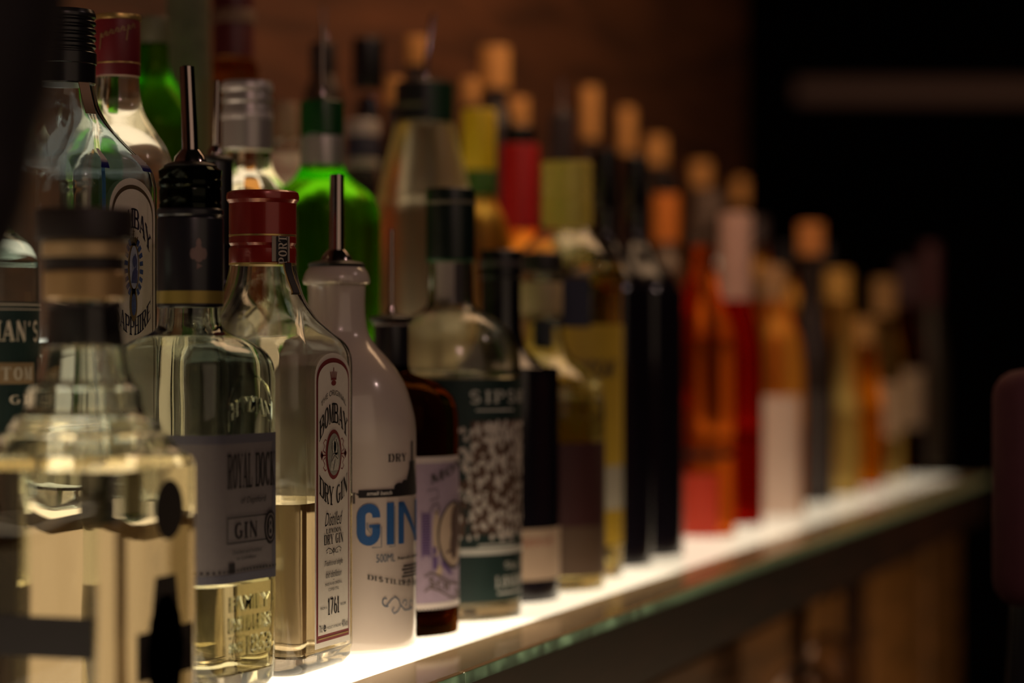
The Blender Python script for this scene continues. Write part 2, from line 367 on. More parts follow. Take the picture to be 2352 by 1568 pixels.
MB().add([(BEG, EDGE+.0036, -.0004), (END, EDGE+.0036, -.0004), (END, LIT, -.0004), (BEG, LIT, -.0004)], [(0, 1, 2, 3)]).build('frosted_border', translucent('frosted_tan_border', (.42, .30, .18), (.30, .22, .13), .35), bb, smooth=False)
st2 = thing('stepped_shelf', 'middle step of the back bar, lit from inside, behind the front row of bottles', 'bar shelf', (0, 0, 0), 0, 'steps of the back bar')
st3 = thing('stepped_shelf', 'top step of the back bar, lit from inside, nearest the brown wall', 'bar shelf', (0, 0, 0), 0, 'steps of the back bar')
segs = [(BEG, 1.05, 1.7), (1.05, 1.66, 3.6), (1.66, 2.05, 2.4), (2.05, 2.55, 1.7), (2.55, 3.1, 1.2), (3.1, END-.01, .9)]
WARM = (1.0, .80, .57)
for i, (a, b, e) in enumerate(segs):
    MB().box(a, b-.002, LIT, T2-.001, -.04, -.0004).build('light_panel', glow('lit_opal_panel_%d' % i, WARM, e), bb, smooth=False)
    g2 = glow('lit_opal_step_%d' % i, (1.0, .69, .40), e*.16)
    MB().box(a, b-.002, T2, T2+.004, -.0004, .095).build('lit_riser', g2, st2, smooth=False)
    MB().box(a, b-.002, T3, T3+.004, .1, .195).build('lit_riser', g2, st3, smooth=False)
    g3 = glow('lit_opal_tread_%d' % i, (1.0, .80, .57), e*.42)
    MB().box(a, b-.002, T2+.0045, T3-.001, .080, .0985).build('lit_tread', g3, st2, smooth=False)
    MB().box(a, b-.002, T3+.0045, .975, .18, .1985).build('lit_tread', g3, st3, smooth=False)
fr2, fr3 = MB(), MB()  # dark bars added over the lit risers so bottles in front refract stripes
k = 0
while BEG + k*.118 < END - .03:
    x = BEG + k*.118; k += 1
    fr2.box(x, x+.026, T2-.0008, T2-.0001, .0, .0984); fr3.box(x+.04, x+.066, T3-.0008, T3-.0001, .1, .1984)
fr2.box(BEG, END, T2-.0010, T2-.0001, .090, .0985); fr3.box(BEG, END, T3-.0010, T3-.0001, .190, .1985)
fm = mat('brown_stripe_bars', (.11, .065, .03, 1), .5); fr2.build('riser_stripe_bars', fm, st2, smooth=False); fr3.build('riser_stripe_bars', fm, st3, smooth=False)
MB().box(BEG, END, T2+.0045, T3-.001, -.0625, .079).build('carcass', darkw, st2, smooth=False)
MB().box(BEG, END, T3+.0045, .975, -.0625, .179).build('carcass', darkw, st3, smooth=False)
MB().add([(BEG, EDGE+.001, -.0001), (END, EDGE+.001, -.0001), (END, .691, -.0001), (BEG, .691, -.0001)], [(0, 1, 2, 3)]).build('glass_top', sheet_glass('shelf_sheet_glass', (.97, .99, .97), .5, .06), bb, smooth=False)
# ground green edge of the sheet, with the joint between two sheets
edge = translucent('ground_glass_edge', (.50, .64, .52), srgb(160, 182, 158), .5, .3)
J = spot(1064, EDGE)[0]
bev = mat('sandy_bevel', srgb(200, 172, 122), .5)
for a, b in ((BEG, J-.0012), (J+.0012, END)):
    MB().box(a, b, EDGE-.0015, EDGE, -.0078, -.0004).build('glass_edge', edge, bb, smooth=False)
    MB().box(a, b, EDGE-.0008, EDGE+.0035, -.0003, .0001).build('edge_bevel', bev, bb, smooth=False)

# ================================================================== bottle parts
def pourer(parent, z, x=0, y=0, h=.05, r=.0045, collar=.016, lean=(.0, .0), col=.0):
    p = bpy.data.objects.new('pourer', None); C.objects.link(p); p.parent = parent; p.location = (x, y, z)
    vs = []
    lathe([(collar*.8, -.004), (collar, -.001), (collar*1.02, .0008), (collar*.9, .002), (collar*.55, .0032), (r*1.5, .004)], 'collar', RUBBER, p)
    base = [(r*2.1, .003), (r*1.9, .006), (r*1.2, .010)]
    lathe(base, 'spout_foot', STEEL, p)
    n = 8; pts = [(lean[0]*(i/n)**1.2, lean[1]*(i/n)**1.2, .006 + h*i/n) for i in range(n+1)]
    mb = MB(); mb.tube(pts, r*1.05, 16, r*.92); mb.build('spout', STEEL, p)
    mb = MB(); mb.tube([(lean[0]+.0001, lean[1], h+.0055), (lean[0]+.0001, lean[1], h+.0065)], r*.6, 12); mb.build('spout_opening', BLACK, p)
    return p
def screwcap(parent, r, z0, z1, m, rings=4, name='cap', lip=0):
    P = [(r*.97, z0), (r, z0+.001)]; zb = z0 + (z1-z0)*.45
    P += [(r, zb)]
    for i in range(rings):
        a = zb + (z1-.002-zb)*i/rings; d = (z1-.002-zb)/rings
        P += [(r*.95, a+d*.15), (r*.95, a+d*.3), (r*1.01, a+d*.5), (r*1.01, a+d*.85)]
    P += [(r, z1-.002), (r*.96, z1)]
    return lathe(P, name, m, parent, 25)
def phicam(o): x, y = o.location[0], o.location[1]; return math.atan2(-x, y)  # angle from the front (-Y) towards +X
def body_round(parent, prof, m, name='body', n=5):
    vs, fs = loft(crom([(z, r, 1.0) for r, z in prof], n)); return link(name, mesh(vs, fs), m, parent, 45)

def hof(R, z):
    for a, b in zip(R, R[1:]):
        if a[0] <= z <= b[0]: return a[1] + (b[1]-a[1])*(z-a[0])/max(1e-7, b[0]-a[0])
    return R[-1][1]
def relief(A, name, m, parent, fn, nrm, t):
    """raised lettering moulded in the glass: each piece of the artwork becomes a low solid"""
    me = bpy.data.meshes.new('relief'); me.from_pydata([(v[0], v[1], 0) for v in A.v], [], A.f)
    b = bmesh.new(); b.from_mesh(me); bmesh.ops.remove_doubles(b, verts=b.verts, dist=1e-6)
    r = bmesh.ops.extrude_face_region(b, geom=b.faces[:]); top = [g for g in r['geom'] if isinstance(g, bmesh.types.BMVert)]
    tops = set(v.index for v in top); b.verts.index_update(); tp = set(v for v in top)
    for v in b.verts:
        p = Vector(fn(v.co.x, v.co.y)); n = Vector(nrm) if not callable(nrm) else Vector(nrm(v.co.x, v.co.y))
        v.co = p + n*(t if v in tp else -.0004)
    bmesh.ops.recalc_face_normals(b, faces=b.faces); b.to_mesh(me); b.free()
    return link(name, me, m, parent, 30)

# ------------------------------------------------------------------ 1. square gin bottle with the red cap (in focus)
def red_capped_gin():
    o = thing('gin_bottle', 'clear square gin bottle with glossy red cap and tall arched cream label, in sharp focus', 'bottle', (1.353, .6335, 0))
    h = .0447; hy = .0447
    R = [(0, .037, .34), (.0015, .041, .32), (.006, .0442, .3), (.012, h, .26)] + [(z, h, .26) for z in (.05, .10, .15)] 
    R += crom([(.184, h, .26), (.192, .0443, .28), (.199, .0420, .34), (.206, .0368, .5), (.2144, .0312, .75), (.225, .0262, .95), (.236, .0226, 1), (.2465, .0205, 1), (.262, .0195, 1), (.284, .0190, 1)], 4)
    R = [(r[0], r[1], r[2], r[3] if len(r) > 3 else r[1]) for r in R]
    link('glass_body', shell_mesh(R, .0034, .011), CLEAR, o, 45)
    L = cut_at(inset(R, .0032, .0108), .103); vs, fs = loft(L); link('liquid', mesh(vs, fs), YELL, o, 45)
    r = .0207
    lathe([(r*.99, .2479), (r, .2485), (r, .2568), (r*.955, .2585), (r, .2602), (r, .2640), (r*.985, .2644), (r*.985, .2652), (r, .2656), (r*1.0, .2846), (r*1.03, .2855), (r*1.075, .2868), (r*1.085, .2890), (r*1.06, .2911), (r*.98, .2922), (r*.90, .2920), (r*.88, .2912)], 'cap', REDCAP, o, 25)
    lathe([(r*1.004, .2643), (r*1.004, .2654)], 'gold_line', GOLD, o)
    lathe([(r*1.0, .2468), (r*1.004, .2480)], 'cap_edge', GOLD, o)
    pc = phicam(o) + math.radians(32)
    fr = on_round(r, pc, .0004)
    Art().rect(-.0060, .0068, .2485, .2640, 6).wrap('tax_strip', mat('strip_paper', (.42, .36, .28, 1), .6), o, fr)
    a = Art().rect(-.0034, .0048, .2485, .2638, 6); a.wrap('strip_band', INK, o, on_round(r, pc, .0007))
    a = Art().serif('PORT', 0, .0175, 0, .0058); a.v = [(.0037 - y, .2470 + x) for x, y in a.v]
    a.v = [(u, v) for u, v in a.v]; a.wrap('strip_lettering', CREAM, o, on_round(r, pc, .0010))
    # loose tail of the strip that curls down the shoulder
    ph = pc + .22; pts = [(.0212, .2480), (.0222, .2430), (.0245, .2375), (.0272, .2325), (.0286, .2296), (.0280, .2284)]
    for nm, w, off, m in (('loose_strip', .0036, 0, GOLD), ('loose_strip_band', .0026, .0004, INK)):
        vs = []; fs = []
        for i, (rr, z) in enumerate(pts):
            for sgn in (-1, 1): 
                for d in (0, .0005): a2 = ph + sgn*w/rr; vs.append(((rr+off+d)*math.sin(a2), -(rr+off+d)*math.cos(a2), z))
        for i in range(len(pts)-1):
            b = 4*i; fs += [(b, b+2, b+6, b+4), (b+1, b+5, b+7, b+3), (b, b+4, b+5, b+1), (b+2, b+3, b+7, b+6)]
        fs += [(0, 1, 3, 2), (b+4, b+6, b+7, b+5)]
        link(nm, mesh(vs, fs), m, o)
    # label on the front face: arch
    w = .0270; zb, zt, zc = .0150, .1930, .1770; OX = .0042
    def archart(w, zb, zt, zc, n=22):
        P = [(-w, zb), (w, zb), (w, zc)] + [(w*math.cos(math.pi*i/n), zc + (zt-zc)*math.sin(math.pi*i/n)**.85) for i in range(1, n)] + [(-w, zc)]
        return Art().add([(0, .1)] + P, [(0, i+1, (i+1) % len(P)+1) for i in range(len(P))])
    face = lambda off: (lambda u, v: (u+OX, -h-off, v))
    archart(w, zb, zt, zc).wrap('label', PAPER, o, face(.0003))
    archart(w-.0022, zb+.0035, zt-.0030, zc-.001).wrap('label_border', INKRED, o, face(.0005))
    archart(w-.0040, zb+.0078, zt-.0058, zc-.002).wrap('label_field', PAPER, o, face(.0007))
    Art().rect(-w+.004, w-.004, zb+.0052, zb+.0060).wrap('gold_rule', GOLD, o, face(.0007))
    A = Art(); Rr = Art()
    Cr = Art(); Cr.disc(0, .1748, .0036, .0017); Cr.rect(-.004, .004, .1766, .1778)
    for k in (-2, -1, 0, 1, 2): Cr.line([(k*.0017, .1775), (k*.0024, .1820 + (.0022 if k == 0 else -.0002*abs(k)))], .0010)
    A.sans('THE ORIGINAL', -.0190, .0190, .1672, .1706, fn=lambda u, v: (u, v - u*u*20))
    A.serif('BOMBAY', -.0215, .0215, .1505, .1626, fn=lambda u, v: (u, v - u*u*24), gap=.02)
    A.serif('DRY GIN', -.0215, .0215, .1002, .1115, fn=lambda u, v: (u, v + u*u*18), gap=.02)
    CZ = .1312
    Rr.disc(0, CZ, .0120, .0152)
    for sx in (-1, 1):
        Rr.disc(sx*.0180, CZ, .0022, .0015, 8); Rr.disc(sx*.0180, CZ, .0010, .0030, 8); Rr.rect(min(sx*.012, sx*.018), max(sx*.012, sx*.018), CZ-.0004, CZ+.0004)
        for sy in (-1, 1): Rr.line([(sx*.0125, CZ+sy*.0012), (sx*.0160, CZ+sy*.0030), (sx*.0135, CZ+sy*.0055), (sx*.0155, CZ+sy*.0075), (sx*.0130, CZ+sy*.0095), (sx*.0112, CZ+sy*.0088)], .0008)
    Rr.wrap('label_crest', INKRED, o, face(.0010)); Cr.wrap('crown_print', INKRED, o, face(.0010))
    Art().disc(0, CZ, .0098, .0128).wrap('medallion_field', mat('grey_engraving', (.30, .31, .26, 1), .6, var=.3, scale=500), o, face(.0012))
    P = Art(); P.disc(-.0005, CZ+.0045, .0032, .0042, 18); P.disc(.0026, CZ+.0048, .0034, .0055, 14)
    P.add([(-.0060, CZ-.0098), (.0062, CZ-.0098), (.0068, CZ-.003), (.0045, CZ+.001), (-.001, CZ+.0010), (-.004, CZ-.003)], [(0, 1, 2, 3, 4, 5)]); P.wrap('medallion_portrait', mat('pale_engraving', (.52, .51, .43, 1), .6, var=.4, scale=700), o, face(.0014))
    Q = Art(); Q.line([(-.0030, CZ+.0070), (-.0038, CZ+.0040), (-.0026, CZ+.0012)], .0006); Q.line([(.0022, CZ+.0095), (.0050, CZ+.0050), (.0046, CZ-.0005)], .0007); Q.line([(-.0042, CZ-.004), (0, CZ-.0005), (.0050, CZ-.003)], .0006); Q.line([(-.002, CZ-.0095), (.001, CZ-.003)], .0006); Q.wrap('medallion_lines', INK, o, face(.0016))
    A.sans('Distilled', -.0135, .0110, .0880, .0962, shear=.3)
    A.serif('LONDON', -.0115, .0115, .0836, .0864); A.serif('DRY GIN', -.0145, .0145, .0768, .0828)
    for sx in (-1, 1):
        A.line([(0, .0712), (sx*.004, .0738), (sx*.008, .0746), (sx*.0118, .0732), (sx*.0105, .0716), (sx*.0090, .0724)], .0005); A.line([(0, .0742), (sx*.003, .0712), (sx*.007, .0712), (sx*.0058, .0728)], .0005)
    A.line([(0, .0695), (0, .0745)], .0005)
    A.sans('Traditional single', -.0150, .0130, .0628, .0672, shear=.35); A.sans('fold distillation', -.0125, .0110, .0565, .0608, shear=.35)
    A.rect(-.0012, .0012, .0549, .0552)
    A.sans('MADE IN AN ORIGINAL', -.0130, .0130, .0518, .0536); A.sans('COPPER STILL', -.0080, .0080, .0484, .0502)
    A.serif('1761', -.0085, .0085, .0340, .0440, gap=.03); A.sans('FROM A', -.0195, -.0100, .0380, .0396); A.sans('RECIPE', .0105, .0190, .0380, .0396)
    A.sans('70cl', -.0218, -.0170, .0245, .0290); A.sans('e', -.0155, -.0115, .0245, .0285, bold=.01); A.sans('PRODUCT OF ENGLAND', -.0100, .0110, .0255, .0272); A.sans('40%vol', .0125, .0218, .0245, .0290)
    A.wrap('lettering', INK, o, face(.0010))
    # moulded ornament on the left side pane
    E = Art(); s1 = .108
    for rr in (.0085, .0120): E.ringline(.010, s1-.015, rr, rr, .0010)
    E.line([(-.012, s1-.026), (-.012, s1-.002)], .0022); E.line([(-.018, s1-.014), (-.006, s1-.014)], .0018)
    E.line([(-.005, s1+.03), (-.011, s1+.024), (-.005, s1+.018)], .0009); E.line([(-.004, s1+.012), (-.010, s1+.006), (-.004, s1)], .0009)
    relief(E, 'moulded_ornament', CLEAR, o, lambda u, v: (-h, -u, v), (-1, 0, 0), .0009)
    return o

# ------------------------------------------------------------------ 2. green-tinted square bottle with grey label and pourer
def grey_label_gin():
    o = thing('gin_bottle', 'square-shouldered clear gin bottle with black sleeve, steel pourer and grey paper label', 'bottle', (1.257, .6345, 0), math.radians(-7))
    h = .0400
    R = [(0, .033, .5), (.0015, .037, .48), (.006, .0395, .45), (.012, h, .42), (.05, h, .40), (.10, h, .40), (.15, h, .40)]
    R += crom([(.178, h, .40), (.187, .0392, .42), (.1945, .0362, .5), (.2005, .0300, .7), (.2040, .0235, .9), (.2075, .0195, 1), (.2130, .0180, 1), (.224, .0176, 1), (.29, .0170, 1)], 4)
    link('glass_body', shell_mesh(R, .0034, .011), CLEARG, o, 45)
    L = cut_at(inset(R, .0032, .0108), .062); vs, fs = loft(L); link('liquid', mesh(vs, fs), YELL, o, 45)
    r = .0192
    lathe([(r*.97, .2195), (r, .2205), (r, .2700), (r*.985, .2710), (r*.96, .2716), (r*1.0, .2730), (r*1.0, .2755), (r*.96, .2765)], 'sleeve', SATIN, o, 25)
    lathe([(r*1.004, .2218), (r*1.004, .2290)], 'gold_band', mat('dull_gold_band', (.40, .30, .07, 1), .4, .5), o)
    lathe([(r*.93, .2765), (r*.93, .279), (r*.90, .280), (r*.93, .2815), (r*.93, .287), (r*.90, .2885), (r*.94, .290), (r*.94, .2925), (r*.90, .2935), (r*.93, .2945), (r*.95, .2985), (r*.80, .3005)], 'bottle_lip', glass('dark_lip_glass', (.25, .28, .22), 1.45, .08), o, 25)
    lathe([(r*.80, .262), (r*.80, .2995)], 'stopper', RUBBER, o)
    pc = phicam(o) + math.radians(7) + .25
    cr = Art(); cr.disc(0, .2500, .0032, .0050, 12); cr.disc(0, .2560, .0016, .0030, 8); cr.disc(-.0032, .2500, .0018, .0035, 8); cr.disc(.0032, .2500, .0018, .0035, 8); cr.disc(0, .2430, .0022, .0022, 3)
    cr.wrap('sleeve_crest', mat('copper_crest', (.20, .13, .12, 1), .4, .4), o, on_round(r, pc))
    pourer(o, .3005, h=.052, r=.0046, collar=.0150, lean=(-.002, .001))
    # grey label wraps the left corner and the front
    rc = .0160; fl = h - rc
    def wrapf(off):
        def f(u, v):
            # u = 0 at the middle of the front; runs onto the left corner for negative u
            if u >= -fl: 
                if u <= fl: return (u, -h-off, v)
                a = (u-fl)/rc; return (fl+(rc+off)*math.sin(a), -fl-(rc+off)*math.cos(a), v)
            a = (-fl-u)/rc
            if a <= math.pi/2: return (-fl-(rc+off)*math.sin(a), -fl-(rc+off)*math.cos(a), v)
            return (-h-off, -fl + (a-math.pi/2)*rc, v)
        return f
    uL, uR, z0, z1 = -.066, .0290, .0640, .1475
    Art().rect(uL, uR, z0, z1, 40).wrap('label', PAPERD, o, wrapf(.0004))
    D = mat('slate_border', (.085, .082, .105, 1), .6)
    Art().frame(uL, uR, z0, z1, .0050, 40).wrap('label_border', D, o, wrapf(.0006))
    A = Art(); 
    for i in range(22): A.rect(uL+.006, uL+.0075, z0+.008+i*.0032, z0+.0098+i*.0032)
    for i in range(26): A.rect(uL+.008+i*.0034, uL+.0098+i*.0034, z0+.0060, z0+.0072)
    A.serif('ROYAL DOCK', -.0235, .0265, .1170, .1365, gap=.05)
    A.sans('of Deptford', -.010, .016, .1070, .1120, shear=.2)
    A.frame(-.0240, .0260, .0860, .1010, .0007, 10)
    A.serif('GIN', -.0165, .0080, .0885, .0975)
    A.sans('Distilled and bottled', -.018, .012, .0800, .0822); A.sans('in London', -.014, .006, .0765, .0785); A.rect(-.022, -.016, .0695, .0750)
    A.sans('Navy Strength', -.008, .018, .0700, .0722); A.disc(.0215, .0930, .0062, .0098, 24)
    A.wrap('lettering', INK, o, wrapf(.0008))
    Art().ringline(.0215, .0930, .0046, .0076, .0006).serif('8', .0190, .0240, .0880, .0980).wrap('seal_print', PAPERD, o, wrapf(.0010))
    # moulded words in the glass
    E = Art(); E.sans('FAMILY', -.021, .021, .0475, .0560, bold=.02); E.sans('DISTILLERS', -.022, .022, .0355, .0445, bold=.02)
    E.sans('SINCE', -.021, -.006, .0240, .0300, bold=.02); E.sans('1863', -.003, .022, .0215, .0330, bold=.02); E.rect(-.021, -.006, .0325, .0335); E.rect(-.021, -.006, .0212, .0220)
    relief(E, 'moulded_words', CLEARG, o, lambda u, v: (u, -h, v), (0, -1, 0), .0011)
    E = Art(); E.sans('HAYMAN', -.020, .022, .1600, .1690, bold=.03, fn=lambda u, v: (u, v - u*u*12)); 
    E.line([(-.0225, .150), (-.0225, .166), (-.018, .174), (-.008, .180), (.008, .180), (.018, .174), (.0225, .166), (.0225, .150)], .0012)
    relief(E, 'moulded_arch', CLEARG, o, lambda u, v: (u, -h, v), (0, -1, 0), .0010)
    return o

# ------------------------------------------------------------------ 3. foreground bottle, out of focus
def foreground_bottle():
    s, Y = spot(194, .602)
    o = thing('spirit_bottle', 'stepped-neck clear bottle with dark stopper and black cross label, blurred in the near foreground', 'bottle', (s, .602, 0))
    h = .0450; g = lambda y: zz(y, Y)
    R = [(0, .040, .4), (.002, .0435, .38), (.008, h, .36), (.06, h, .34)]
    R += [(g(1075), h, .34), (g(1058), h*.992, .36), (g(1045), h*.95, .4), (g(1030), .0405, .6), (g(1000), .0395, .8), (g(990), .0385, 1), (g(975), .0375, 1), (g(958), .0345, 1), (g(945), .0300, 1), (g(905), .0290, 1), (g(892), .0280, 1), (g(880), .0250, 1), (g(855), .0235, 1), (g(800), .0215, 1), (g(785), .0195, 1), (g(690), .0180, 1), (g(685), .0190, 1), (g(640), .0195, 1), (g(600), .0185, 1), (g(560), .0190, 1)]
    R = R[:4] + crom(R[4:], 3)
    link('glass_body', shell_mesh(R, .0034, .012), CLEAR, o, 45)
    L = cut_at(inset(R, .0032, .0118), g(1072)); vs, fs = loft(L); link('liquid', mesh(vs, fs), YELL, o, 45)
    lathe([(.0175, g(700)), (.0182, g(698)), (.0182, g(800)+.001), (.0176, g(800))][::1], 'neck_label', mat('dark_neck_label', (.016, .012, .014, 1), .5), o)
    lathe([(.0192, g(622)), (.0200, g(620)), (.0200, g(592)), (.0192, g(590))], 'neck_ring', BROWNCAP, o)
    AMB = mat('brass_ring', (.60, .42, .22, 1), .3, .4)
    lathe([(.0195, g(592)), (.0212, g(588)), (.0214, g(560)), (.0200, g(552))], 'neck_collar', AMB, o); 
    lathe([(.0190, g(690)), (.0206, g(684)), (.0208, g(628)), (.0194, g(622))], 'lower_collar', mat('amber_ring', (.50, .32, .14, 1), .3, .3), o)
    lathe([(.0215, g(553)), (.0242, g(550)), (.0245, g(490)), (.0240, g(483)), (.0222, g(480))], 'stopper', BROWNCAP, o)
    K = mat('black_label', (.012, .009, .011, 1), .55)
    fr = on_front(h, .0004)
    A = Art(); n = lambda *a: a
    zc = .046
    A.rect(-.030, .030, .034, .058); A.disc(0, .046, .020, .030, 10)
    A.add([(-.012, .010), (.012, .010), (.016, .034), (-.016, .034)], [(0, 1, 2, 3)]); A.add([(-.016, .058), (.016, .058), (.011, .084), (-.011, .084)], [(0, 1, 2, 3)])
    A.wrap('cross_label', K, o, fr)
    Art().disc(0.004, .1165, .0155, .0150).wrap('round_seal', K, o, fr)
    B = Art(); B.rect(-.034, .034, .047, .067); B.disc(.030, .057, .010, .0112, 20)
    B.wrap('side_band', K, o, lambda u, v: (-h-.0004, .004+u, v))
    Bk = Art(); Bk.rect(-.024, .014, .106, .133); Bk.wrap('back_label', mat('dim_blue_picture', (.03, .055, .085, 1), .6, var=.8, scale=70), o, lambda u, v: (h+.0004, u, v))
    return o

# ------------------------------------------------------------------ 4. white ceramic bottle
def surf_fn(o, r, off=.0004): return on_round(r, 0, off)
def round_map(px_c, half, phic):  # pixel column on a round bottle -> angle
    return lambda px: phic + math.asin(max(-.999, min(.999, (px-px_c)/half)))
def ceramic_bottle():
    u = .6275; s, Y = spot(773, u)
    o = thing('ceramic_bottle', 'round white glazed ceramic gin bottle with blue GIN lettering and steel pourer', 'bottle', (s, u, 0))
    g = lambda y: zz(y, Y); r = .0522
    P = [(.0440, 0), (.0485, .0012), (.0510, .004), (r, .010), (r, .060), (r, .115), (.0520, g(985)), (.0500, g(940)), (.0455, g(890)), (.0395, g(850)), (.0315, g(815)), (.0250, g(790)), (.0210, g(765)), (.0192, g(735)), (.0186, g(700)), (.0188, g(665)), (.0192, g(652))]
    R = P[:1] + P[1:]
    body_round(o, P, WHITE, 'body', 4)
    lathe([(.0196, g(654)), (.0214, g(652)), (.0220, g(646)), (.0215, g(636)), (.0202, g(624)), (.0180, g(613)), (.0150, g(610))], 'lip', WHITE, o, 60)
    pourer(o, g(609), h=.0530, r=.0050, collar=.0182, lean=(.0008, 0))
    pc = phicam(o); A_ = round_map(773, 186, pc)
    U = lambda px: (A_(px))*r
    zf = lambda y, px: HC + (CY-y)*(Y - r*math.sqrt(max(0, 1-((px-773)/186)**2)))/F
    f = on_round(r, 0, .0004)
    # GIN
    B = Art(); zb, zt = zf(1252, 880), zf(1155, 880); x0, x1, x2, x3, x4, x5 = U(818), U(871), U(886), U(904), U(913), U(946)
    w = .0058
    def bigG(Ar, x0, x1, d=0):
        m = (x0+x1)/2; ry = .008
        pts = [(x1-w/2+d, zb+(zt-zb)*.66), (x1-w/2+d, zt-ry)] + [(m+((x1-x0)/2-w/2)*math.cos(math.radians(t))+d, zt-ry+(ry-w/2)*math.sin(math.radians(t))) for t in range(0, 181, 20)]
        pts += [(m+((x1-x0)/2-w/2)*math.cos(math.radians(t))+d, zb+ry+(ry-w/2)*math.sin(math.radians(t))) for t in range(180, 361, 20)] + [(x1-w/2+d, zb+(zt-zb)*.46)]
        Ar.line(pts, w); Ar.rect(m+d, x1+d, zb+(zt-zb)*.42, zb+(zt-zb)*.50)
    bigG(B, x0, x1); B.rect(x2, x2+w*1.05, zb, zt)
    n0 = x4; n1 = x5 + .012
    B.rect(n0, n0+w, zb, zt); B.rect(n1-w, n1, zb, zt); B.add([(n0, zt), (n0+w, zt), (n1, zb), (n1-w, zb)], [(0, 3, 2, 1)])
    B.wrap('blue_lettering', INKBLUE, o, f, .003)
    T = Art()
    T.line([(x1+.0009, zb+.012), (x1+.0009, zb-.0012), (x1-.006, zb-.0012)], .0005); T.line([(x2+w+.0012, zt-.002), (x2+w+.0012, zb-.0012), (x2+.002, zb-.0012)], .0005)
    T.line([(x0+w+.0012, zt-.012), (x0+w+.0012, zb+.011), (x0+w+.0038, zb+.0075), (x1-w-.001, zb+.011), (x1-w-.001, zb+.0135)], .0005)
    T.sans('500ML', U(862), U(905), zf(1291, 885), zf(1272, 885)); 
    # scrolls
    c0, z0 = U(900), zf(1395, 900)
    def spiral(cx, cz, r0, a0, turns, sg, n=22): return [(cx + r0*(1-.75*i/n)*math.cos(a0+sg*turns*2*math.pi*i/n), cz + r0*(1-.75*i/n)*math.sin(a0+sg*turns*2*math.pi*i/n)) for i in range(n+1)]
    T.line(spiral(U(884), zf(1380, 884), .0040, math.radians(-60), .7, -1), .0008)
    T.line([(U(886), zf(1391, 886)), (U(896), zf(1378, 896)), (U(905), zf(1371, 905)), (U(914), zf(1378, 914)), (U(918), zf(1392, 918)), (U(912), zf(1404, 912)), (U(903), zf(1410, 903)), (U(898), zf(1402, 900)), (U(903), zf(1395, 903))], .0008)
    T.line([(U(918), zf(1390, 918)), (U(928), zf(1402, 928)), (U(938), zf(1400, 938)), (U(947), zf(1396, 947))], .0008)
    T.line(spiral(U(929), zf(1387, 929), .0032, math.radians(180), .8, -1), .0007); T.line(spiral(U(942), zf(1390, 942), .0038, math.radians(0), .8, 1), .0007)
    T.wrap('fine_blue_lettering', INKSTEEL, o, f, .004)
    K = Art()
    K.serif('DRY', U(889), U(932)-.0005, zf(1060, 910), zf(1042, 910), gap=.2)
    zs0, zs1 = zf(1142, 880), zf(1124, 880); K.rect(U(822), U(957), zs0, zs1, 10); K.line([(U(812), zs0-.0035), (U(812), zs1-.0015), (U(822), zs1-.003)], .0012)
    # pot still drawing
    xs = U(945); K.add([(xs-.011, zs1-.001), (xs+.012, zs1-.001), (xs+.0045, zs1+.014), (xs-.0035, zs1+.014)], [(0, 1, 2, 3)], None); K.rect(xs-.004, xs+.005, zs1+.013, zs1+.017); K.rect(xs-.001, xs+.0015, zs1+.016, zs1+.030)
    K.disc(U(915), zs1+.001, .005, .0028, 14); K.disc(U(928), zs1+.002, .004, .0035, 12)
    K.wrap('still_drawing', INK, o, f, .004); K = Art()
    K.serif('DISTILLED DRY', U(842), U(955)+.004, zf(1330, 850), zf(1319, 850), fn=lambda a, b: (a, b - .0075*math.sin(min(1.3, (a-U(842))/.034))), gap=.15)
    K.serif('SATU', U(918), U(955)+.002, zf(1341, 925), zf(1331, 925), gap=.15)
    K.sans('handcrafted', U(912), U(957), zf(1284, 930), zf(1276, 930), bold=.02)
    for i in range(4): K.rect(U(925-i%2*4), U(957), zf(1301+i*8, 935), zf(1297+i*8, 935), 4)
    K.wrap('black_lettering', INK, o, f, .004)
    S = Art(); S.sans('small batch', U(840), U(897), zf(1137, 868), zf(1128, 868), shear=.2, bold=.02); S.wrap('white_lettering', mat('white_print', (.7, .66, .6, 1), .5), o, on_round(r, 0, .0006), .004)
    return o

# ------------------------------------------------------------------ generic round bottle for the rest
def neckrings(o): pass
def round_bottle(name, label, px, u, base, prof, m, parts=(), group=None, half=None, cat='bottle', liquid=None, shell=0):
    """prof: list of (half width in px at the bottle's own depth, y px); parts: callables"""
    s, Y = spot(px, u); k = Y/F
    o = thing(name, label, cat, (s, u, base), 0, group)
    P = [(max(.001, (p[0]-0)*k), zz(p[1], Y)-base) for p in prof]
    rb = P[0][0]
    full = [(rb*.80, 0), (rb*.95, .0012), (rb, .006)] + [q for q in P if q[1] > .012]
    if shell: link('glass_body', shell_mesh([(z, r, 1.0, r) for z, r, _, _ in crom([(z, r, 1.0) for r, z in full], 4)], shell, .008), m, o, 45)
    else: body_round(o, full, m, 'glass_body' if 'glass' in m.name or 'spirit' in m.name or 'liqueur' in m.name or 'amber' in m.name else 'body', 4)
    o['_k'] = k; ctx = dict(o=o, k=k, Y=Y, rb=rb, P=P, base=base, px=px, z=lambda y: zz(y, Y)-base)
    for f in parts: f(ctx)
    del o['_k']
    return o
def P_cap(half, y0, y1, m, name='cap', rings=0):
    def f(c):
        r = half*c['k']; z0, z1 = c['z'](y0), c['z'](y1)
        if rings: screwcap(c['o'], r, z0, z1, m, rings, name)
        else: lathe([(r*.97, z0), (r, z0+.0008), (r, z1-.002), (r*.985, z1-.0008), (r*.93, z1)], name, m, c['o'], 30)
    return f
